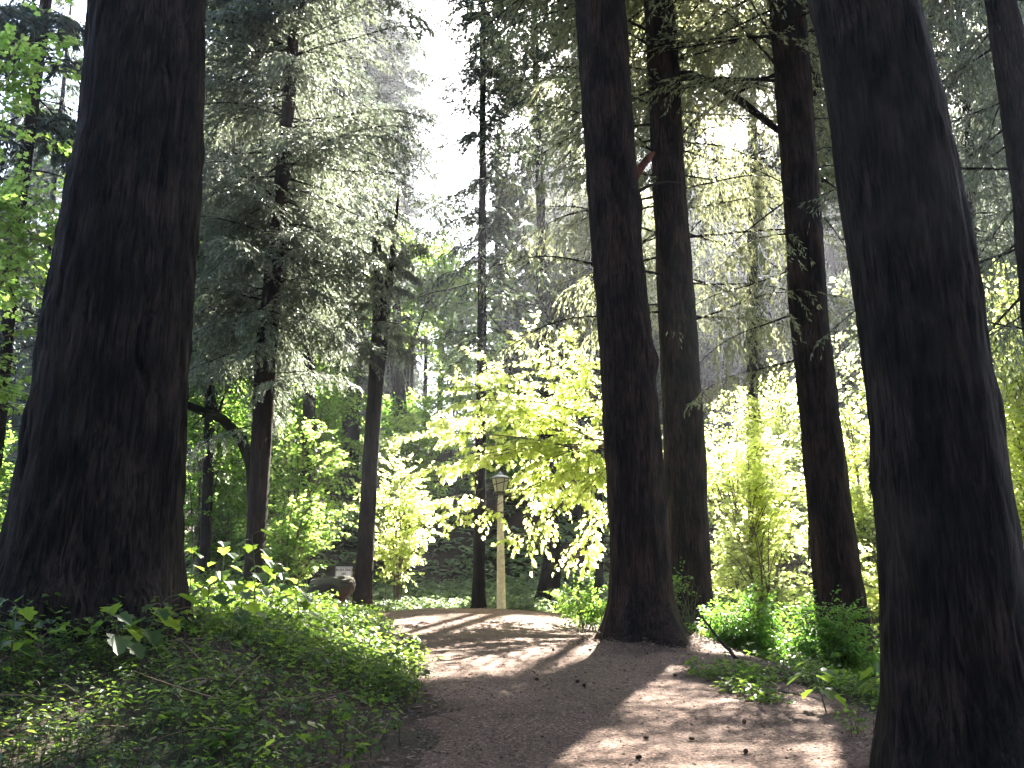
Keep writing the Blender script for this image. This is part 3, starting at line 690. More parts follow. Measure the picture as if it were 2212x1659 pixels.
bush("small leafy shrub just left of the flared foot of the path edge fir", 1260, 1290, 16, 55, 55, 10, 44, mat='maple_deep', leaf=OVAL, size=(.05, .08), name="shrub", cat="shrub", gap=.1, slen=.25, sub=4, subl=.3, gapn=.25, rt=.01, low=.4, wood='stem', tsize=.6)
# left side
bush("bright yellow green maple just right of the bare lower trunk", 655, 940, 24, 95, 150, 12, 51, mat='maple_mid', gaps=SG, gap=.24, slen=.5, gapn=.36, low=.7)
bush("bright drooping maple sprays right of the forked slim tree", 860, 1030, 25, 85, 110, 11, 52, mat='maple', gap=.2, slen=.45, gapn=.36, low=.6, gaps=SG)
bush("sunlit maple sprig hanging beside the foot of the bare conifer trunk", 630, 1110, 22, 66, 80, 9, 53, mat='maple_mid', gaps=SG, gap=.2, slen=.4, gapn=.34, low=.6)
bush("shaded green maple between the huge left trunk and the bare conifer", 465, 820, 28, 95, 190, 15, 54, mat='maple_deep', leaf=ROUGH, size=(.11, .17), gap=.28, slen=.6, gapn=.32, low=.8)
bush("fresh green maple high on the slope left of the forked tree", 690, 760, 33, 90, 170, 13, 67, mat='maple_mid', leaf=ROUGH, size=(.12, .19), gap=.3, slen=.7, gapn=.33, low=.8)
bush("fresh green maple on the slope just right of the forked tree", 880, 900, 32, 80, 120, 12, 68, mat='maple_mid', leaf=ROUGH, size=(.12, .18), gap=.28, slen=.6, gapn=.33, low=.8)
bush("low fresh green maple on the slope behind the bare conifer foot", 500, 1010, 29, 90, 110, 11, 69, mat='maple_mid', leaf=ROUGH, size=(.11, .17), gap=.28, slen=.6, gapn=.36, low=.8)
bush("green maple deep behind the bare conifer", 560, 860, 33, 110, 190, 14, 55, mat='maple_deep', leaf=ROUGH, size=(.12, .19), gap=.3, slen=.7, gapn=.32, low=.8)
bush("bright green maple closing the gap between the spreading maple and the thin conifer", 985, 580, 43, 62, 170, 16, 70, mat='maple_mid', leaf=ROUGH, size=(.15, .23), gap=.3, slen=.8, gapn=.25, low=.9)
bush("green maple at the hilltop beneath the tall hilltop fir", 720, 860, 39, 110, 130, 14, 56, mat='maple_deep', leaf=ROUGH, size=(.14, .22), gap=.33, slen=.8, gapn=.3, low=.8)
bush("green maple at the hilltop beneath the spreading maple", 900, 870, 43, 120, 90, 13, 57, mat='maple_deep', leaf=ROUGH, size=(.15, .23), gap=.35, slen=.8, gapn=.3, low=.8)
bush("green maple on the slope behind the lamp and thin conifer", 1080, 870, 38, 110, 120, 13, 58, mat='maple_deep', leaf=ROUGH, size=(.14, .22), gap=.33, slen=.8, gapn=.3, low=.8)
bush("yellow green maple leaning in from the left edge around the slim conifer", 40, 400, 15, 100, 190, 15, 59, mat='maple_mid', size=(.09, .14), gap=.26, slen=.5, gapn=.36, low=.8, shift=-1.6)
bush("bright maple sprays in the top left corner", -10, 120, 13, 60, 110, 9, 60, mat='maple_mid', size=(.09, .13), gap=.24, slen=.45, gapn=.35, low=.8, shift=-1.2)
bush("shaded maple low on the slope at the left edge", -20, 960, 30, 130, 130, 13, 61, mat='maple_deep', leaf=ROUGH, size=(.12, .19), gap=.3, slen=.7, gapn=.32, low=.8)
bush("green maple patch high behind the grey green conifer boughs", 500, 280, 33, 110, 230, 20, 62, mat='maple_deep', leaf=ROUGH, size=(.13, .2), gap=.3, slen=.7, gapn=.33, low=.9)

# spreading maple on the hilltop with several stems
b = gp(862, 900, 42)
st = [(pl((868, 930, 42), (864, 800, 42), (858, 680, 42), (850, 560, 42)), .3, .16), (pl((858, 900, 42.3), (846, 760, 42.6), (838, 640, 43), (828, 540, 43)), .16, .1), (pl((866, 830, 42), (890, 740, 41.6), (925, 650, 41), (960, 570, 40.6)), .13, .07)]
rng = np.random.default_rng(63); lim = auto_limbs(P(860, 640, 41.5), P(918, 510, 41), np.array([3.0, 2.6, 5.0]), 40, rng, .07, 1.0)
leafy("spreading_maple", "spreading bright green maple with dark forking stems at the hilltop", "maple", b, lim, 'maple_mid', leaf=ROUGH, size=(.16, .25), slen=.8, sub=5, subl=.34, gap=.22, gapn=.2, seed=64, trunk=st, start=.3, wood='bark_far', bark='bark_near')
# slim forked tree by the path
def f_extra(o, base, fol, wood, pts, rad, rng):
    w = Acc(); tube(w, pl((824, 760, 22), (829, 705, 22), (837, 640, 22), (846, 560, 21.9), (856, 470, 21.8), (862, 400, 21.7)), [.12, .125, .12, .09, .05, .02], 12)
    local(w, base).build("stem", M['bark_near'], o, sm=True)
    for k in range(6):
        p = P(848 + rng.uniform(-3, 12), 570 - k * 14, 21.9); place_bough(fol, wood, BOUGHS['fine'][k % 4], p, rng.uniform(0, 6.28), math.radians(rng.uniform(-20, 15)), rng.uniform(.8, 1.5), rng, (.1, .028))
conifer("forked_tree", "slim dark tree leaning right and forking in two, standing beside the boulder", 22, [(420, 806, 814), (560, 804, 826), (690, 805, 832), (730, 802, 838), (900, 790, 822), (1100, 777, 812), (1300, 763, 802)], 13, 'bark_near',
        seg=48, dz=.1, amp=.012, seed=18, crown=[dict(z=(7.4, 12), n=16, L=1.5, kind='fine', blade=(.11, .03), taper=.3)], extra=f_extra)
# leaning mossy trunk in the left understory
a = Acc(); q = pl((385, 868, 24), (430, 885, 24.2), (480, 905, 24.5), (520, 945, 24.8), (545, 1010, 25), (552, 1120, 25.2)); tube(a, q, np.linspace(.1, .2, 6), 10)
b = gp(552, 1120, 25.2); o = thing("leaning_tree", "mossy bare trunk arching left behind the bare conifer", "tree", b)
local(a, b).build("trunk", M['bark_moss'], o, sm=True)
a = Acc()
for e in [(400, 800), (440, 780), (500, 830), (410, 930)]: tube(a, bez(P(470, 900, 24.4), P(*e, 24 + R.uniform(-1, 1)), (0, 0, .2)), np.linspace(.04, .012, 8), 5)
local(a, b).build("branches", M['bark_moss'], o)

# ------------------------------------------------------------------ forest beyond: three conifers copied
def generic(seed, h, n, Lm, kind, mat):
    rng = np.random.default_rng(seed)
    o = thing("fir_tree", "dense dark conifer in the forest beyond the hilltop", "tree", (0, 0, 0), "forest conifers beyond the hilltop")
    a = Acc(); z = np.array([-1, h * .5, h]); trunk_mesh(a, z, z * 0, z * 0, np.array([.38, .22, .02]), 0, h, 14, .8, .015, seed, 4); a.build("trunk", M['bark_far'], o, sm=True)
    f, w = Acc(), Acc()
    for i in range(n):
        zz = h * (.10 + .88 * (i + rng.random()) / n)
        Lb = Lm * (1.05 - zz / h) ** .7 * rng.uniform(.7, 1.15)
        place_bough(f, w, BOUGHS[kind][rng.integers(4)], np.array([0, 0, zz]), rng.uniform(0, 6.283), math.radians(rng.uniform(-25, 8)), Lb, rng, (.36, .1), False, True, .02)
    w.build("branches", M['bark_far'], o); f.build("crown", M[mat], o)
    return o
protos = [generic(71, 27, 95, 4.2, 'fine', 'needle'), generic(72, 31, 105, 4.6, 'fine', 'needle_dark'), generic(73, 23, 85, 3.6, 'hang', 'needle_dark')]
def copy_tree(o):
    c = o.copy(); col.objects.link(c)
    for ch in o.children:
        d = ch.copy(); col.objects.link(d); d.parent = c
    return c
rng = np.random.default_rng(75); used = set(); cnt = 0
for row, (dd, stp) in enumerate([(50, 58), (57, 84), (63, 90), (72, 98), (82, 108)]):
    for px in np.arange(-120 + row * 37, 2340, stp):
        px = px + rng.uniform(-25, 25); d = dd + rng.uniform(-2.5, 2.5)
        if 850 < px < 1085: continue
        if row == 0 and px < 1090: continue
        if px < 120 and row < 3: continue
        k = int(rng.integers(3)); o = protos[k]
        if k in used: o = copy_tree(o)
        used.add(k); g = gp(px, 800, d)
        o.location = g - np.array([0, 0, .2]); o.rotation_euler = (0, 0, rng.uniform(0, 6.28)); s = rng.uniform(.85, 1.1) if px < 850 else rng.uniform(.66, .92); o.scale = (s, s, s); cnt += 1

for i, (x, y) in enumerate([(-11, -5), (-5, -11), (1.5, -9), (8, -10), (14, -4), (17, 4), (-15, 3), (-9, -16), (5, -17)]):  # unseen trees added to block skylight on the trunk fronts and foreground
    o = copy_tree(protos[i % 2]); o["label"] = "unseen dense conifer added behind the viewpoint to cut skylight"; o["group"] = "conifers added unseen behind the viewpoint"
    o.location = (x, y, float(H(x, y)) - .2); o.rotation_euler = (0, 0, i * 1.3); o.scale = (1, 1, .95)
# ------------------------------------------------------------------ ground cover
def cover(name, n, region, mat, leaf, size, hgt, seed, k=(3, 5), clump=.45, csc=.8, stems=True, keepf=None):
    g = np.random.default_rng(seed)
    x0, x1, y0, y1 = region
    x = g.uniform(x0, x1, n); y = g.uniform(y0, y1, n)
    m = n2(x, y, csc, seed) + .35 * (n2(x, y, csc * 3, seed + 1) - .5) > clump
    if keepf is not None: m &= keepf(x, y, g)
    x, y = x[m], y[m]
    z = H(x, y)
    hh = g.uniform(*hgt, len(x)) * (.5 + n2(x, y, csc * 1.3, seed + 2))
    top = np.stack([x + g.normal(0, .06, len(x)), y + g.normal(0, .06, len(x)), z + hh], -1)
    root = np.stack([x, y, z - .03], -1)
    a = Acc(); Pp, Dd, Nn, Ss = [], [], [], []
    for j in range(k[1]):
        mm = np.ones(len(x), bool) if j < k[0] else g.random(len(x)) < .5
        ang = g.uniform(0, 6.283, len(x)) + j * 2.2
        d = np.stack([np.cos(ang), np.sin(ang), g.uniform(-.35, .25, len(x))], -1)
        f = g.uniform(.55, 1, len(x))[:, None]
        p = root + (top - root) * f + d * .03
        nn = nrm(np.array([0, 0, 1.]) + g.normal(0, .3, (len(x), 3)) + .2 * d)
        Pp.append(p[mm]); Dd.append(d[mm]); Nn.append(nn[mm]); Ss.append(g.uniform(*size, len(x))[mm])
    put(a, leaf, np.concatenate(Pp), np.concatenate(Dd), np.concatenate(Nn), np.concatenate(Ss), mat=0)
    if stems:
        u = nrm(np.cross(top - root, [0., 1, 0])) * .004
        V = np.stack([root - u, root + u, top], 1); i = np.arange(len(x))[:, None] * 3
        a.add(V.reshape(-1, 3), [i + np.array([[0, 1, 2]])], 1)
    o = a.build(name, [M[mat], M['stem']]); tag(o, kind='stuff'); return o
leftf = lambda x, y, g: (path_l(y) - x > g.uniform(-.12, .2, len(x)) + .7 * (n2(x, y, 1.6, 31) - .45))
rightf = lambda x, y, g: (x - path_r(y) > g.uniform(-.1, .9, len(x)))
cover("bramble_cover", 36000, (-9, 0, 4.5, 19.5), 'cover', OVAL, (.025, .06), (.04, .26), 81, keepf=lambda x, y, g: leftf(x, y, g) & (g.random(len(y)) < .75 + .25 * smooth(6.5, 9, y)), clump=.3)
cover("bramble_cover", 6500, (-7, 0, 4.5, 18), 'cover', BERRY, (.03, .07), (.1, .36), 82, k=(2, 4), keepf=leftf, clump=.34)
cover("grass", 6000, (-8, 0, 5, 19), 'cover', LANCE, (.08, .18), (.0, .05), 83, k=(3, 5), keepf=lambda x, y, g: leftf(x, y, g) & (y > 9.5), clump=.45, stems=False)
cover("bramble_cover", 5500, (1.6, 9, 4.5, 22), 'cover', OVAL, (.05, .09), (.05, .26), 84, keepf=rightf, clump=.5)
cover("bramble_cover", 2600, (1.9, 4.6, 6.2, 10.5), 'cover', OVAL, (.04, .085), (.05, .25), 88, keepf=lambda x, y, g: (x - path_r(y) > -1.0), clump=.47, csc=1.4)
cover("meadow_herbs", 14000, (-9, 5, 22.5, 31), 'hill', OVAL, (.09, .17), (.05, .45), 85, clump=.25, keepf=lambda x, y, g: (y > 24.4 - .12 * np.abs(x)))
cover("hillside_undergrowth", 26000, (-32, 32, 27, 50), 'hill', ROUGH, (.16, .3), (.05, .5), 86, clump=.42, csc=.45, stems=False)
cover("hillside_grass", 9000, (-30, 30, 26, 46), 'hill', LANCE, (.25, .5), (.0, .1), 87, k=(4, 6), clump=.5, csc=.4, stems=False)
#DETAIL
# ------------------------------------------------------------------ lamp post
M['pole'] = plain("bounce_lit_pole_wood", (.82, .65, .38), .8, var=.25, scale=9)  # wood colour brightened to stand in for light bounced onto the pole's front
M['lamp_metal'] = plain("dark_lamp_metal", (.05, .045, .035), .5, .6)
M['lamp_roof'] = plain("pale_lamp_roof", (.5, .48, .42), .45)
M['strap'] = plain("rusty_strap", (.12, .08, .05), .7)
m, nt, bs = nodes("frosted_lamp_glass"); bs.inputs["Base Color"].default_value = (.72, .66, .42, 1); bs.inputs["Roughness"].default_value = .35
tr = nt.nodes.new("ShaderNodeBsdfTranslucent"); tr.inputs[0].default_value = (.75, .7, .48, 1); mx = nt.nodes.new("ShaderNodeMixShader"); mx.inputs[0].default_value = .55
nt.links.new(bs.outputs[0], mx.inputs[1]); nt.links.new(tr.outputs[0], mx.inputs[2]); nt.links.new(mx.outputs[0], nt.nodes["Material Output"].inputs[0]); M['lamp_glass'] = m
def lathe(acc, prof, seg=20, mat=0, rot=0.):
    p = np.array(prof, float); a = np.linspace(0, 2 * math.pi, seg, endpoint=False) + rot
    V = np.stack([p[:, None, 0] * np.cos(a), p[:, None, 0] * np.sin(a), np.repeat(p[:, 1:2], seg, 1)], -1)
    i = np.arange(len(p) - 1)[:, None] * seg; j = np.arange(seg)[None]; k = (j + 1) % seg
    acc.add(V.reshape(-1, 3), [np.stack([i + j, i + k, i + seg + k, i + seg + j], -1).reshape(-1, 4)], mat)
b = gp(1083, 1312, 23.5); o = thing("lamp_post", "pale wooden lamp post with a lantern on top, standing past the crest of the path", "lamp post", b)
ztop = P(1080, 1068, 23.5)[2] - b[2]
zl0, zl1 = P(1080, 1064, 23.5)[2] - b[2], P(1080, 1034, 23.5)[2] - b[2]
a = Acc(); hh = np.linspace(-.3, ztop, 14); rr = np.interp(hh, [-.3, 0, ztop], [.13, .125, .075])
tube(a, np.stack([-.012 * hh, 0 * hh, hh], -1), rr, 18, cap=True); a.build("pole", M['pole'], o, sm=True)
lx = -.012 * ztop
for zz in (ztop * .80, ztop * .845):
    a = Acc(); r = np.interp(zz, hh, rr) + .006; lathe(a, [(r, zz - .025), (r + .012, zz - .02), (r + .012, zz + .02), (r, zz + .025)], 18); a.v = [v + [-.012 * zz, 0, 0] for v in a.v]; a.build("strap", M['strap'], o)
a = Acc(); tube(a, [(-.115 - .012 * ztop * .74, -.05, ztop * .74), (-.105 - .012 * ztop, -.05, ztop * .9), (-.07 - .012 * ztop, -.03, ztop)], .022, 8, cap=True); a.build("conduit", M['strap'], o, sm=True)
a = Acc(); r0, r1 = .15, .235
lathe(a, [(.06, zl0 - .06), (.1, zl0 - .05), (.11, zl0 - .01), (r0 + .01, zl0), (r0 + .01, zl0 + .02), (.02, zl0 + .02)], 6)
for i in range(6):
    an = i * math.pi / 3; u = np.array([math.cos(an), math.sin(an), 0])
    tube(a, [u * (r0 + .004) + [0, 0, zl0 + .01], u * (r1 + .004) + [0, 0, zl1]], .012, 6)
for i in range(6):
    an = i * math.pi / 3; u = np.array([math.cos(an), math.sin(an), 0]); v = np.array([math.cos(an + math.pi / 3), math.sin(an + math.pi / 3), 0])
    tube(a, [u * r1 + [0, 0, zl1], v * r1 + [0, 0, zl1]], .014, 6)
a.v = [v + [lx, 0, 0] for v in a.v]; lan = a.build("lantern", M['lamp_metal'], o)
a = Acc(); lathe(a, [(r0 - .004, zl0 + .022), (r1 - .006, zl1 - .008)], 6); a.v = [v + [lx, 0, 0] for v in a.v]; a.build("glass", M['lamp_glass'], lan)
a = Acc(); lathe(a, [(r1 + .03, zl1 + .0), (r1 + .04, zl1 + .02), (.16, zl1 + .075), (.07, zl1 + .11), (.045, zl1 + .15), (.05, zl1 + .17), (.0, zl1 + .2)], 12); a.v = [v + [lx, 0, 0] for v in a.v]; a.build("roof", M['lamp_roof'], lan)

# ------------------------------------------------------------------ sign and boulder
M['board'] = plain("pale_sign_board", (.8, .73, .64), .7, var=.06)
M['ink'] = plain("sign_ink", (.1, .07, .055), .8, var=.05)
M['post_wood'] = plain("post_wood", (.22, .16, .1), .85, var=.3)
pc = P(740, 1224, 21.4); s = depth(pc) / F
b = gp(740, 1300, 21.4); o = thing("sign", "small pale sign reading BRUSH ONLY, half hidden behind the boulder", "sign", b)
bw, bh, zt = 36 * s, 34 * s, pc[2] - b[2]
a = Acc(); box(a, (-bw / 2, -.012, zt - bh), (bw / 2, .012, zt)); bd = a.build("board", M['board'], o)
a = Acc()
for lo, hi in [((-bw / 2 + .008, zt - .02), (bw / 2 - .008, zt - .012)), ((-bw / 2 + .008, zt - bh + .012), (bw / 2 - .008, zt - bh + .02)), ((-bw / 2 + .008, zt - bh + .02), (-bw / 2 + .016, zt - .02)), ((bw / 2 - .016, zt - bh + .02), (bw / 2 - .008, zt - .02))]:
    box(a, (lo[0], -.016, lo[1]), (hi[0], -.0125, hi[1]))
a.build("border", M['ink'], bd)
for txt, zz, sz in [("BRUSH ONLY", zt - .105, .088), ("NO", zt - .19, .075)]:
    c = bpy.data.curves.new("lettering", 'FONT'); c.body = txt; c.size = sz; c.align_x = 'CENTER'; c.extrude = .002; c.offset = .0015
    c.materials.append(M['ink']); t0 = bpy.data.objects.new("lettering_curve", c); col.objects.link(t0); bpy.context.view_layer.update()
    tm = bpy.data.meshes.new_from_object(t0.evaluated_get(bpy.context.evaluated_depsgraph_get())); bpy.data.objects.remove(t0)
    t = bpy.data.objects.new("lettering", tm); col.objects.link(t)
    t.rotation_euler = (math.pi / 2, 0, 0); t.location = (0, -.0155, zz); t.parent = bd
    t.scale = (.84, 1, 1)
a = Acc(); box(a, (-.04, .013, -.4), (.04, .09, zt - .03)); a.build("post", M['post_wood'], o)

m, nt, bs = nodes("mossy_rock")
tc = nt.nodes.new("ShaderNodeTexCoord"); g_ = nt.nodes.new("ShaderNodeNewGeometry"); sx = nt.nodes.new("ShaderNodeSeparateXYZ"); nt.links.new(g_.outputs["Normal"], sx.inputs[0])
n1 = N(nt, "ShaderNodeTexNoise", Scale=7, Detail=6); nt.links.new(tc.outputs["Object"], n1.inputs[0])
rock = ramp(nt, n1.outputs[0], [(.3, (.012, .008, .006)), (.7, (.04, .026, .018))])
ad = N(nt, "ShaderNodeMath", operation='ADD'); nt.links.new(sx.outputs[2], ad.inputs[0]); nt.links.new(n1.outputs[0], ad.inputs[1])
mf = ramp(nt, ad.outputs[0], [(.75, (0, 0, 0)), (1.0, (1, 1, 1))]); mxr = N(nt, "ShaderNodeMixRGB"); nt.links.new(mf, mxr.inputs[0]); nt.links.new(rock, mxr.inputs[1]); mxr.inputs[2].default_value = (.045, .042, .018, 1)
nt.links.new(mxr.outputs[0], bs.inputs["Base Color"]); bs.inputs["Roughness"].default_value = .95
bp = N(nt, "ShaderNodeBump", Strength=.6, Distance=.03); nt.links.new(n1.outputs[0], bp.inputs["Height"]); nt.links.new(bp.outputs[0], bs.inputs["Normal"]); M['rock'] = m
c = P(706, 1280, 20.4); th = np.linspace(0, math.pi, 40); ph = np.linspace(0, 2 * math.pi, 64, endpoint=False)
TH, PH = np.meshgrid(th, ph, indexing='ij')
u = np.stack([np.sin(TH) * np.cos(PH), np.sin(TH) * np.sin(PH), np.cos(TH)], -1)
u = np.sign(u) * np.abs(u) ** .8
q = u * [.56, .45, .44]
q[..., 2] += .2 * q[..., 0] + .05 * q[..., 0] ** 2 - .08; q[..., 0] += .42 * q[..., 2] * (q[..., 0] > -.2) * smooth(-.2, .3, q[..., 0])
q = q + u * (.2 * (np.abs(noise(u * 1.9 + 4, 91) - .5) - .2) + .05 * (noise(u * 7, 92) - .5))[..., None]
a = Acc(); i = np.arange(39)[:, None] * 64; j = np.arange(64)[None]; k = (j + 1) % 64
a.add(q.reshape(-1, 3), [np.stack([i + j, i + 64 + j, i + 64 + k, i + k], -1).reshape(-1, 4)])
bo = a.build("boulder", M['rock'], sm=True); bo.location = c; tag(bo, "dark mossy overhanging boulder in front of the sign, left of the forked tree", "boulder")

# ------------------------------------------------------------------ taller leafy plants
def leafy_plant(label, x, y, h, seed, n=8, size=(.13, .21), mat='berry', leaf=BERRY, name="leafy_plant", lean=0.):
    g = np.random.default_rng(seed); b = np.array([x, y, float(H(x, y))])
    o = thing(name, label, "plant", b)
    a = Acc(); st = bez((0, 0, -.05), (lean + g.normal(0, .06), g.normal(0, .06), h), (g.normal(0, .03), 0, 0), 8); tube(a, st, np.linspace(.008, .004, 8), 6)
    Pp, Dd, Nn, Ss = [], [], [], []
    for i in range(n):
        u = .35 + .65 * (i + 1) / n; p = np.array([np.interp(u, np.linspace(0, 1, 8), st[:, k]) for k in range(3)])
        an = i * 2.4 + g.normal(0, .3); d = np.array([math.cos(an), math.sin(an), g.uniform(-.05, .5)]); l = g.uniform(.07, .16) * (1.2 - .5 * u)
        e = p + d * l; tube(a, bez(p, e, (0, 0, .015), 4), .003, 4)
        Pp.append(e); Dd.append(np.array([d[0], d[1], g.uniform(-.55, -.05)])); Nn.append(np.array([0, 0, 1.]) + .4 * d + g.normal(0, .18, 3)); Ss.append(g.uniform(*size) * (1.1 - .35 * u))
    a.build("stem", M['stem'], o)
    f = Acc(); put(f, leaf, np.array(Pp), np.array(Dd), np.array(Nn), np.array(Ss)); f.build("leaves", M[mat], o)
def at(px, d): p = P(px, 1300, d); return p[0], p[1]
for i, (px, d, h, lb) in enumerate([(405, 10.2, .75, "leafy plant with lobed leaves hard against the right side of the huge left trunk"),
        (470, 10.6, .8, "leafy plant with lobed bright leaves, second from the huge left trunk"),
        (548, 10.0, .95, "tallest lobed leafy plant with a thin dark stem in the middle of the sunlit bank"),
        (560, 11.8, .75, "lobed leafy plant in front of the foot of the bare conifer trunk"),
        (610, 12.6, .6, "low lobed leafy plant at the top of the bank just left of the boulder"),
        (440, 8.6, .5, "lobed leafy plant half way down the bank beside the huge left trunk"),
        (520, 8.8, .5, "lobed leafy plant half way down the bank below the tallest one"),
        (640, 10.2, .45, "lobed leafy plant nearest the path on the sunlit bank"),
        (330, 6.9, .5, "shaded lobed leafy plant in front of the foot of the huge left trunk"),
        (255, 6.6, .45, "shaded lobed leafy plant before the middle of the huge left trunk"),
        (60, 6.2, .5, "lobed leafy plant in the bottom left corner"),
        (1893, 8.2, .42, "bright young plant with rounded leaves left of the massive right trunk"),
        (1770, 8.0, .4, "dusky leafy plant beside the twig at the right edge of the path")]):
    x, y = at(px, d); leafy_plant(lb, x, y, h, 700 + i, n=7 + i % 3)
for i, (px, py, d, lb) in enumerate([(1012, 1262, 27.5, "arching fern on the slope left of the thin conifer"), (925, 1225, 29, "green fern higher on the slope left of the thin conifer")]):
    b = gp(px, py, d); o = thing("fern", lb, "fern", b); g = np.random.default_rng(750 + i); a = Acc(); f = Acc()
    for k in range(13):
        an = k * 2.4; L = g.uniform(.7, 1.05); u = np.array([math.cos(an), math.sin(an), 0]); q = bez((0, 0, 0), u * L * .85 + [0, 0, L * .25], (0, 0, L * .32), 12); tube(a, q, np.linspace(.008, .003, 12), 4)
        ts = np.linspace(.15, 1, 24); pp = np.stack([np.interp(ts, np.linspace(0, 1, 12), q[:, c]) for c in range(3)], -1); sd = np.array([-u[1], u[0], 0])
        for sg in (-1, 1): put(f, LANCE, pp, np.tile(sd * sg + u * .35 + [0, 0, -.15], (24, 1)), np.tile([0, 0, 1.], (24, 1)), .2 * np.sin(ts * 2.6 + .25) + .03)
    a.build("stem", M['stem'], o); f.build("fronds", M['fern'], o)

# ------------------------------------------------------------------ cones, sticks and litter on the path
M['cone'] = plain("cone_brown", (.06, .036, .024), .85, var=.4, scale=60)
def cone_mesh(seed):
    g = np.random.default_rng(seed); a = Acc(); z = np.linspace(0, 1, 9); lathe(a, [(.012 * math.sin(math.pi * min(.97, max(.03, t))) + .004, t * .07 - .035) for t in z], 10)
    n = 70; i = np.arange(n); t = (i + .5) / n; an = i * 2.39996; r = .016 * np.sin(np.pi * np.clip(t, .08, .95)) + .003
    u = np.stack([np.cos(an), np.sin(an), 0 * an], -1); p = u * r[:, None] * .7 + np.stack([0 * t, 0 * t, t * .07 - .035], -1)
    put(a, OVAL, p, u * .9 + [0, 0, .55], np.tile([0, 0, 1.], (n, 1)) - u * .3, g.uniform(.014, .02, n), 1.3); return a
for i, (px, py, lb) in enumerate([(1159, 1476, "dark fir cone near the small sunlit patches in the middle of the path"), (1248, 1481, "dark fir cone in the shadow band, farther of a close pair"), (1262, 1491, "dark fir cone in the shadow band, nearer of a close pair"),
        (1381, 1649, "fir cone in the sunlit patch at the bottom of the view"), (1275, 1411, "fir cone in the tree shadow high on the path, right of its neighbour"), (1195, 1410, "fir cone in the tree shadow high on the path, left of its neighbour"),
        (1458, 1468, "fir cone at the upper right rim of the big sunlit patch"), (1395, 1606, "fir cone in shade just above the bottom sunlit patch"), (1494, 1611, "fir cone in shade right of the bottom sunlit patch"),
        (1608, 1571, "fir cone in the dark soil at the right side of the path"), (1612, 1635, "fir cone at the right side of the path near the bottom edge")]):
    p = G(px, py); a = cone_mesh(i); o = a.build("fir_cone", M['cone'], sm=False); o.location = (p[0], p[1], float(HP(p[0], p[1])) + .018); o.rotation_euler = (math.pi / 2 + .1, 0, R.uniform(0, 6.28)); o.scale = (.62, .62, .62); tag(o, lb, "fir cone")
def stick(label, a0, b0, r, lift0=.0, lift1=.0, twigs=3, seed=1, mat='twig'):
    g = np.random.default_rng(seed); p0 = G(*a0); p1 = G(*b0)
    t = np.linspace(0, 1, 14); q = p0 + (p1 - p0) * t[:, None] + g.normal(0, .008, (14, 3)); q[:, 2] = HP(q[:, 0], q[:, 1]) + r * .8 + lift0 * (1 - t) + lift1 * t
    a = Acc(); tube(a, q - p0, np.linspace(r, r * .45, 14), 8, cap=True); o = a.build("fallen_branch", M[mat], sm=True); o.location = p0; tag(o, label, "branch")
    for i in range(twigs):
        k = int(g.integers(2, 12)); d = nrm(q[min(13, k + 1)] - q[k] + g.normal(0, .1, 3) * [1, 1, .3]); w = Acc(); tube(w, bez(q[k] - p0, q[k] - p0 + d * g.uniform(.15, .4), (0, 0, .02), 6), np.linspace(r * .4, r * .15, 6), 5); w.build("twig", M[mat], o)
M['dead'] = bark_mat("dead_stick", (.1, .075, .06), (.3, .24, .2), scale=3, bump=.2)
stick("dark fallen branch leaning up into the green shrub right of the path edge fir", (1602, 1446), (1500, 1405), .024, 0, .55, 3, 801, 'bark_far')
stick("long thin stick lying along the right shoulder of the path", (1614, 1486), (1778, 1518), .012, 0, 0, 3, 802, 'dead')
stick("pale grey stick lying in the shaded leaves at lower left", (405, 1518), (540, 1474), .013, .06, .1, 3, 803, 'dead')
stick("short stick on the ground left of the massive right trunk", (1800, 1500), (1905, 1503), .015, .02, .02, 2, 804, 'dead')
stick("dry twig lying before the huge left trunk above the pale stick", (430, 1480), (545, 1500), .008, .1, .05, 3, 805, 'dead')
g = np.random.default_rng(811); n = 24000; y = g.uniform(5, 21, n) ; y = 5 + (y - 5) * g.random(n) ** .4; x = path_l(y) + (path_r(y) + .9 - path_l(y)) * g.random(n); ang = g.uniform(0, 6.283, n)
d = np.stack([np.cos(ang), np.sin(ang), g.normal(0, .12, n)], -1); p = np.stack([x, y, HP(x, y) + .005], -1); a = Acc()
sz = np.where(g.random(n) < .05, g.uniform(.05, .13, n), g.uniform(.008, .035, n)); wd = np.where(sz > .045, .09, g.uniform(.25, .8, n))
put(a, BLADE, p, d, nrm(np.array([0, 0, 1.]) + g.normal(0, .3, (n, 3))), sz, wd); tag(a.build("path_litter", M['litter']), kind='stuff')
g = np.random.default_rng(812); n = 14000; x = g.uniform(-9, 0, n); y = g.uniform(4.5, 14, n); k = path_l(y) - x > -.1; x, y = x[k], y[k]; n = len(x); ang = g.uniform(0, 6.283, n); d = np.stack([np.cos(ang), np.sin(ang), g.normal(0, .25, n)], -1)
a = Acc(); sz = g.uniform(.04, .16, n); put(a, BLADE, np.stack([x, y, H(x, y) + .012], -1), d, nrm(np.array([0, 0, 1.]) + g.normal(0, .4, (n, 3))), sz, np.where(sz > .09, .06, .4)); tag(a.build("leaf_litter", M['litter']), kind='stuff')

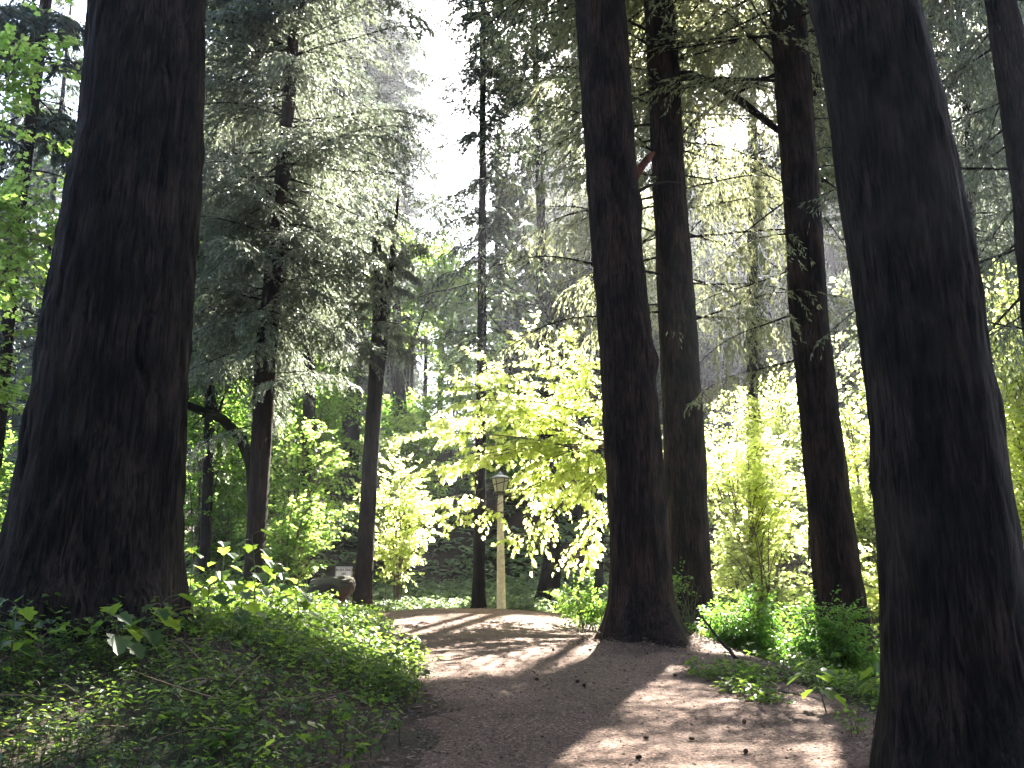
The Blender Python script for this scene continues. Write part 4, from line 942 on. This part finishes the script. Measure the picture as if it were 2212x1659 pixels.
g = np.random.default_rng(814); n = 420; x = g.uniform(-7, -.6, n); y = g.uniform(5, 13, n); k = path_l(y) - x > .05; x, y = x[k], y[k]; a = Acc()
for xx, yy in zip(x, y):
    an = g.uniform(0, 6.283); l = g.uniform(.15, .6); p0 = np.array([xx, yy, float(H(xx, yy)) + g.uniform(.02, .22)]); tube(a, bez(p0, p0 + np.array([math.cos(an) * l, math.sin(an) * l, g.uniform(-.08, .2)]), (0, 0, g.uniform(-.03, .06)), 5), np.linspace(.005, .002, 5), 3)
tag(a.build("dead_stems", M['litter']), kind='stuff')
g = np.random.default_rng(813); a = Acc()
for (bx, by, br, n) in [(1.95, 13, .62, 4500), (3.4, 16, .5, 1500), (6.0, 15, .45, 1500), (-4, 8, .95, 3000), (3.5, 6.2, .6, 1500), (-.9, 24.5, .25, 200), (1.0, 27, .4, 300)]:
    an = g.uniform(0, 6.283, n); rr = br * (.9 + g.exponential(.35, n)); x = bx + rr * np.cos(an); y = by + rr * np.sin(an); z = HP(x, y) + g.random(n) ** 3 * .06 * np.exp(-(rr / br - 1) * 3)
    a2 = g.uniform(0, 6.283, n); sz = np.where(g.random(n) < .12, g.uniform(.08, .25, n), g.uniform(.02, .06, n))
    put(a, BLADE, np.stack([x, y, z + .006], -1), np.stack([np.cos(a2), np.sin(a2), g.normal(0, .25, n)], -1), nrm(np.array([0, 0, 1.]) + g.normal(0, .5, (n, 3))), sz, np.where(sz > .07, .06, .35))
tag(a.build("bark_litter", M['litter']), kind='stuff')
# ------------------------------------------------------------------ haze
HAZE = 0.0008
hz = Acc(); box(hz, (-320, -310, -6), (320, 330, 60)); m = bpy.data.materials.new("woodland_haze"); m.use_nodes = True; nt = m.node_tree
nt.nodes.remove(nt.nodes["Principled BSDF"]); pv = nt.nodes.new("ShaderNodeVolumePrincipled"); pv.inputs["Color"].default_value = (.88, .9, 1, 1); pv.inputs["Density"].default_value = HAZE; pv.inputs["Anisotropy"].default_value = .78
nt.links.new(pv.outputs[0], nt.nodes["Material Output"].inputs["Volume"]); tag(hz.build("haze", m), kind='stuff')
